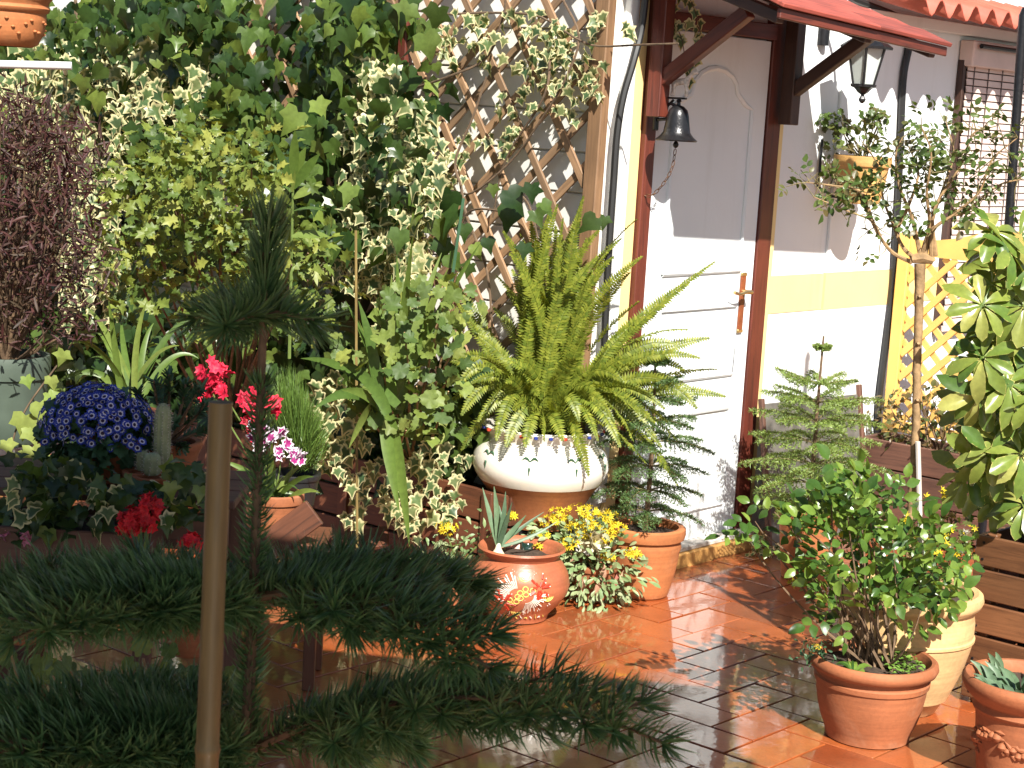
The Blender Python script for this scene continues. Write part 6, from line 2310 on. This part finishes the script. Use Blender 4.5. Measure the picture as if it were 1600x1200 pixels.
pot(dia, dk, pot_profile(0.125, 0.058, 0.075, 0.008, 0.03), M['terracotta'], "pot")
soil(dia, dk, 0.066, 0.105)
for hx, hy, n_, sp_ in ((325, 592, 6, 0.02), (342, 600, 6, 0.02), (318, 620, 4, 0.012), (400, 620, 6, 0.018), (420, 628, 5, 0.016), (395, 640, 6, 0.02), (402, 655, 6, 0.02), (390, 668, 4, 0.015), (340, 590, 4, 0.015)):
    c = P(hx, hy, 5.2)
    Ms = [mtx(c + rn(sp_), rn(), np.array([0, -0.8, 0.55]) + rn(0.35), 0.042) for _ in range(int(n_ * 1.8))]
    leafset(dia, "flower", T_RUFF, L['redflower'], Ms, 40)
for hx, hy in ((400, 665), (415, 672), (425, 680), (437, 676), (395, 690), (405, 697), (418, 690), (445, 700), (455, 708), (468, 705), (475, 715), (462, 716), (440, 710)):
    Ms = [mtx(P(hx, hy, 5.18) + rn(0.008), rn(), np.array([0, -0.8, 0.5]) + rn(0.4), 0.042) for _ in range(2)]
    leafset(dia, "flower", T_RUFF, L['purpleflower'], Ms, 10)
b = MB()
stems_to(b, dk + WZ * 0.11, [P(x, y, 5.2) for x, y in ((325, 600), (342, 605), (400, 630), (420, 635), (395, 650), (402, 662), (418, 688), (460, 710), (440, 700))], 0.003, 0.002)
b.build("stem", M['greenstem'], dia, smooth=True)
for x, y in ((350, 760), (370, 735), (425, 690), (470, 730), (490, 745), (355, 780), (450, 800), (395, 800), (480, 790), (340, 720), (430, 720), (380, 760), (405, 745), (465, 765), (500, 770), (360, 800), (415, 785), (445, 745)):
    a = dk + WZ * 0.11 + rn(0.012)
    t = P(x, y, 5.2 + rng.normal(0, 0.08))
    blade(dia, "leaf", bez(a, (a + t) / 2 + WZ * 0.04, t, 9), [0.012, 0.018, 0.014, 0.002], L['strap'], np.array([0.1, -0.8, 0.5]) + rn(0.3), 0.3)

# ---- tuft of fine grass and moss mound behind it
gt = thing("grass_tuft", P(460, 740, 5.6), "mound of fine green grass behind the dianthus", "grass")
pot(gt, P(460, 790, 5.6), pot_profile(0.11, 0.06, 0.075, 0.006, 0.02), M['blackplastic'], "pot")
V, F, A = [], [], []
o_ = world_loc(gt)
for k in range(2600):
    x, y = in_ell(pick([(470, 650, 40, 50), (450, 620, 35, 60), (490, 700, 30, 40), (480, 670, 45, 40)]))
    t = P(x, y, 5.6 + rng.normal(0, 0.08))
    a = P(465 + rng.normal(0, 12), 735, 5.6 + rng.normal(0, 0.05)) * 0.6 + t * 0.4 + rn(0.008)
    s_ = unit(np.cross(t - a, rn())) * 0.0011
    m_ = (a + t) / 2 + WZ * 0.012
    b0 = len(V)
    V += [a - s_, a + s_, m_ + s_, m_ - s_, t]
    F += [[b0, b0 + 1, b0 + 2], [b0, b0 + 2, b0 + 3], [b0 + 3, b0 + 2, b0 + 4]]
mm = np.eye(4)
mm[:3, 3] = o_
link("blades", mesh_np("blades", np.array(V) - o_, np.array(F), L['grass'], np.zeros(len(V))), gt, mm, 'stuff')

# ---- shaded pelargonium low at the left
lgb = np.array([-0.78, 3.75, 0])
lg = thing("ivy_geranium", lgb, "low ivy leaved geranium in the deep shade at the lower left", "plant")
pot(lg, lgb, pot_profile(0.17, 0.09, 0.12, 0.01, 0.03), M['terracotta'], "pot")
soil(lg, lgb, 0.11, 0.14)
Ms, tg = [], []
for x, y in ((60, 1020), (85, 1030), (30, 1040), (20, 1010), (150, 1065), (175, 1060), (200, 1085), (230, 1050), (260, 1070), (250, 1030), (215, 1035), (280, 1050), (350, 1075), (370, 1070), (365, 1095), (290, 1110), (310, 1130), (240, 1115), (180, 1110), (130, 1050), (330, 1090), (270, 1000), (300, 1030), (80, 1060), (320, 1060), (45, 1070), (205, 1060)):
    for _ in range(2):
        p = P(x + rng.normal(0, 8), y + rng.normal(0, 8), 3.7 + rng.normal(0, 0.12))
        Ms.append(mtx(p, rn(0.6) + np.array([0, -0.5, -0.2]), np.array([0, -0.7, 0.75]) + rn(0.35), rng.uniform(0.04, 0.06)))
    tg.append(p)
leafset(lg, "leaf", T_GER, L['geranium'], Ms, 80)
b = MB()
stems_to(b, lgb + WZ * 0.15, tg, 0.006, 0.003, jit=0.03)
b.build("stem", M['rosebark'], lg, smooth=True)

# =================================================================== FOREGROUND CONIFER AND CANE
sx, sy_ = -0.272, 1.92
con = thing("conifer", (sx, sy_, 0), "young dark conifer with long needles in the shaded foreground", "tree")
pot(con, np.array([sx, sy_, 0]), pot_profile(0.34, 0.13, 0.17, 0.014, 0.04), M['terracotta'], "pot")
soil(con, np.array([sx, sy_, 0]), 0.16, 0.30)
z_top = P(392, 352, sy_)[2]
b = MB()
tkp = spline([(sx - 0.012, sy_, 0.3), (sx - 0.006, sy_, 0.7), (sx, sy_, 1.1), (sx, sy_, z_top - 0.02)], 30)
b.tube(tkp, [0.014, 0.011, 0.009, 0.006, 0.004], 8)
b.build("trunk", M['bark'], con, smooth=True)


def needles(parent, axes, nlen, dens, mat, seed, lean=0.5, wid=0.0012, lead=False):
    r = np.random.default_rng(seed)
    V, F = [], []
    for ax in axes:
        ax = np.asarray(ax)
        L_ = np.linalg.norm(np.diff(ax, axis=0), axis=1).sum()
        n = max(8, int(L_ * dens))
        tip_n = 34 if not lead else 40
        for i in range(n + tip_n):
            f = min(1.0, i / n) * (len(ax) - 1)
            i0 = min(int(f), len(ax) - 2)
            p = ax[i0] + (ax[i0 + 1] - ax[i0]) * (f - i0)
            t = unit(ax[i0 + 1] - ax[i0])
            v = r.normal(0, 1, 3)
            v = unit(v - t * (v @ t))
            ln = nlen * r.uniform(0.75, 1.2)
            le = lean if i < n else lean + abs(r.normal(0, 0.9))
            d1 = unit(v + t * le + WZ * 0.15)
            d2 = unit(d1 + t * 0.35 + WZ * 0.12)
            s_ = unit(np.cross(d1, r.normal(0, 1, 3))) * wid
            m1, e = p + d1 * ln * 0.5, p + d1 * ln * 0.5 + d2 * ln * 0.5
            b0 = len(V)
            V += [p - s_ * 0.7, p + s_ * 0.7, m1 + s_, m1 - s_, e]
            F += [[b0, b0 + 1, b0 + 2], [b0, b0 + 2, b0 + 3], [b0 + 3, b0 + 2, b0 + 4]]
    o = world_loc(parent)
    mm = np.eye(4)
    mm[:3, 3] = o
    return link("needles", mesh_np("needles", np.array(V) - o, np.array(F), mat, np.tile([0, 0, 0.5, 0.5, 1.0], len(V) // 5)), parent, mm, 'stuff')


def spray(p0, mid, tip, lat, seed, nlen=0.036, dens=900, start=0.2, up=0.0, nlat=10):
    path = bez(p0, mid, tip, 16)
    mb = MB()
    mb.tube(path, [0.006, 0.003, 0.002], 6)
    axes = [path]
    r = np.random.default_rng(seed)
    d = unit(tip - p0)
    side = unit(np.cross(d, WZ))
    if lat > 0:
        for k in range(nlat):
            f = start + (0.93 - start) * k / (nlat - 1)
            q = path[min(15, int(f * 15))]
            l = lat * (1.05 - 0.75 * f) * r.uniform(0.8, 1.15)
            for sg in (-1, 1):
                e = q + (d * 0.62 + side * sg * 0.85 + WZ * r.normal(up, 0.08)) * l
                a = bez(q, (q + e) / 2 + WZ * l * 0.05, e, 7)
                axes.append(a)
                mb.tube(a, [0.0025, 0.0015], 4)
    br = mb.build("branch", M['bark'], con, smooth=True)
    needles(br, axes, nlen, dens, L['needle'], seed)


def stem_at(py):
    z = P(388, py, sy_)[2]
    return np.array([np.interp(z, tkp[:, 2], tkp[:, 0]), sy_, z])


# leader
ld = MB()
top = np.array([sx + 0.002, sy_, z_top])
ax0 = bez(stem_at(478), stem_at(420) + np.array([0.0, 0, 0]), top, 12)
ld.tube(ax0, [0.004, 0.002], 6)
lo_ = ld.build("leader", M['bark'], con, smooth=True)
needles(lo_, [ax0], 0.045, 3600, L['needle'], 5, lean=1.0, lead=True)
# scale needles down the stem
needles(con, [tkp[10:-3]], 0.028, 2200, L['needle'], 6, lean=0.4)
w1 = stem_at(492)
for k, (x, y, Y) in enumerate(((306, 497, 1.94), (490, 502, 1.94), (352, 510, 1.80), (422, 470, 2.02), (345, 480, 2.02))):
    t = P(x, y, Y)
    spray(w1, (w1 + t) / 2 + WZ * 0.008, t, 0.0, 20 + k, nlen=0.040, dens=2600)
w2 = stem_at(935)
for k, (x, y, Y, lat, lift) in enumerate(((-70, 935, 1.92, 0.11, 0.03), (40, 925, 2.12, 0.09, 0.035), (745, 920, 2.10, 0.11, 0.055), (765, 1045, 1.78, 0.12, 0.07), (20, 1000, 1.68, 0.10, 0.045), (600, 975, 1.95, 0.10, 0.045), (180, 960, 1.75, 0.11, 0.03), (130, 930, 2.0, 0.1, 0.03), (560, 905, 2.2, 0.1, 0.03), (-40, 970, 1.8, 0.1, 0.03))):
    t = P(x, y, Y)
    spray(w2, (w2 + t) / 2 + WZ * lift, t, lat, 30 + k, nlen=0.040, dens=720)
w3 = stem_at(1175)
for k, (x, y, Y, lat, lift) in enumerate(((-60, 1130, 1.80, 0.11, 0.05), (1035, 1160, 1.72, 0.11, 0.11), (120, 1200, 1.72, 0.10, 0.05), (640, 1165, 2.0, 0.08, 0.05), (160, 1085, 2.1, 0.09, 0.04), (-20, 1180, 1.7, 0.11, 0.04), (200, 1150, 1.8, 0.11, 0.03), (80, 1120, 1.95, 0.11, 0.03), (850, 1140, 1.85, 0.11, 0.08), (-60, 1240, 1.7, 0.11, 0.05))):
    t = P(x, y, Y)
    spray(w3, (w3 + t) / 2 + WZ * lift, t, lat, 40 + k, nlen=0.039, dens=720)
# bamboo cane
ba, bb = P(345, 628, 1.60), P(322, 1230, 1.60)
dirb = unit(bb - ba)
bot = ba + dirb * (ba[2] / -dirb[2])
b = MB()
pts, rs = [], []
Lb = np.linalg.norm(bot - ba)
node = np.linalg.norm(P(324, 1170, 1.60) - ba)
for s in sorted(set(list(np.linspace(0, Lb, 40)) + [node + d for d in (-0.006, -0.003, 0, 0.003, 0.006)] + [node + 0.36 + d for d in (-0.006, -0.003, 0, 0.003, 0.006)])):
    pts.append(ba + dirb * s)
    e = min(abs(s - node), abs(s - node - 0.36))
    rs.append(0.0108 * (1 + 0.13 * math.exp(-(e / 0.004) ** 2)) * (1 + 0.04 * s))
bam = thing("bamboo_cane", bot, "thick bamboo cane standing beside the foreground conifer", "cane")
V, F = [], []
b.tube(pts, rs, 16)
b.build("culm", M['bamboo'], bam, smooth=True)
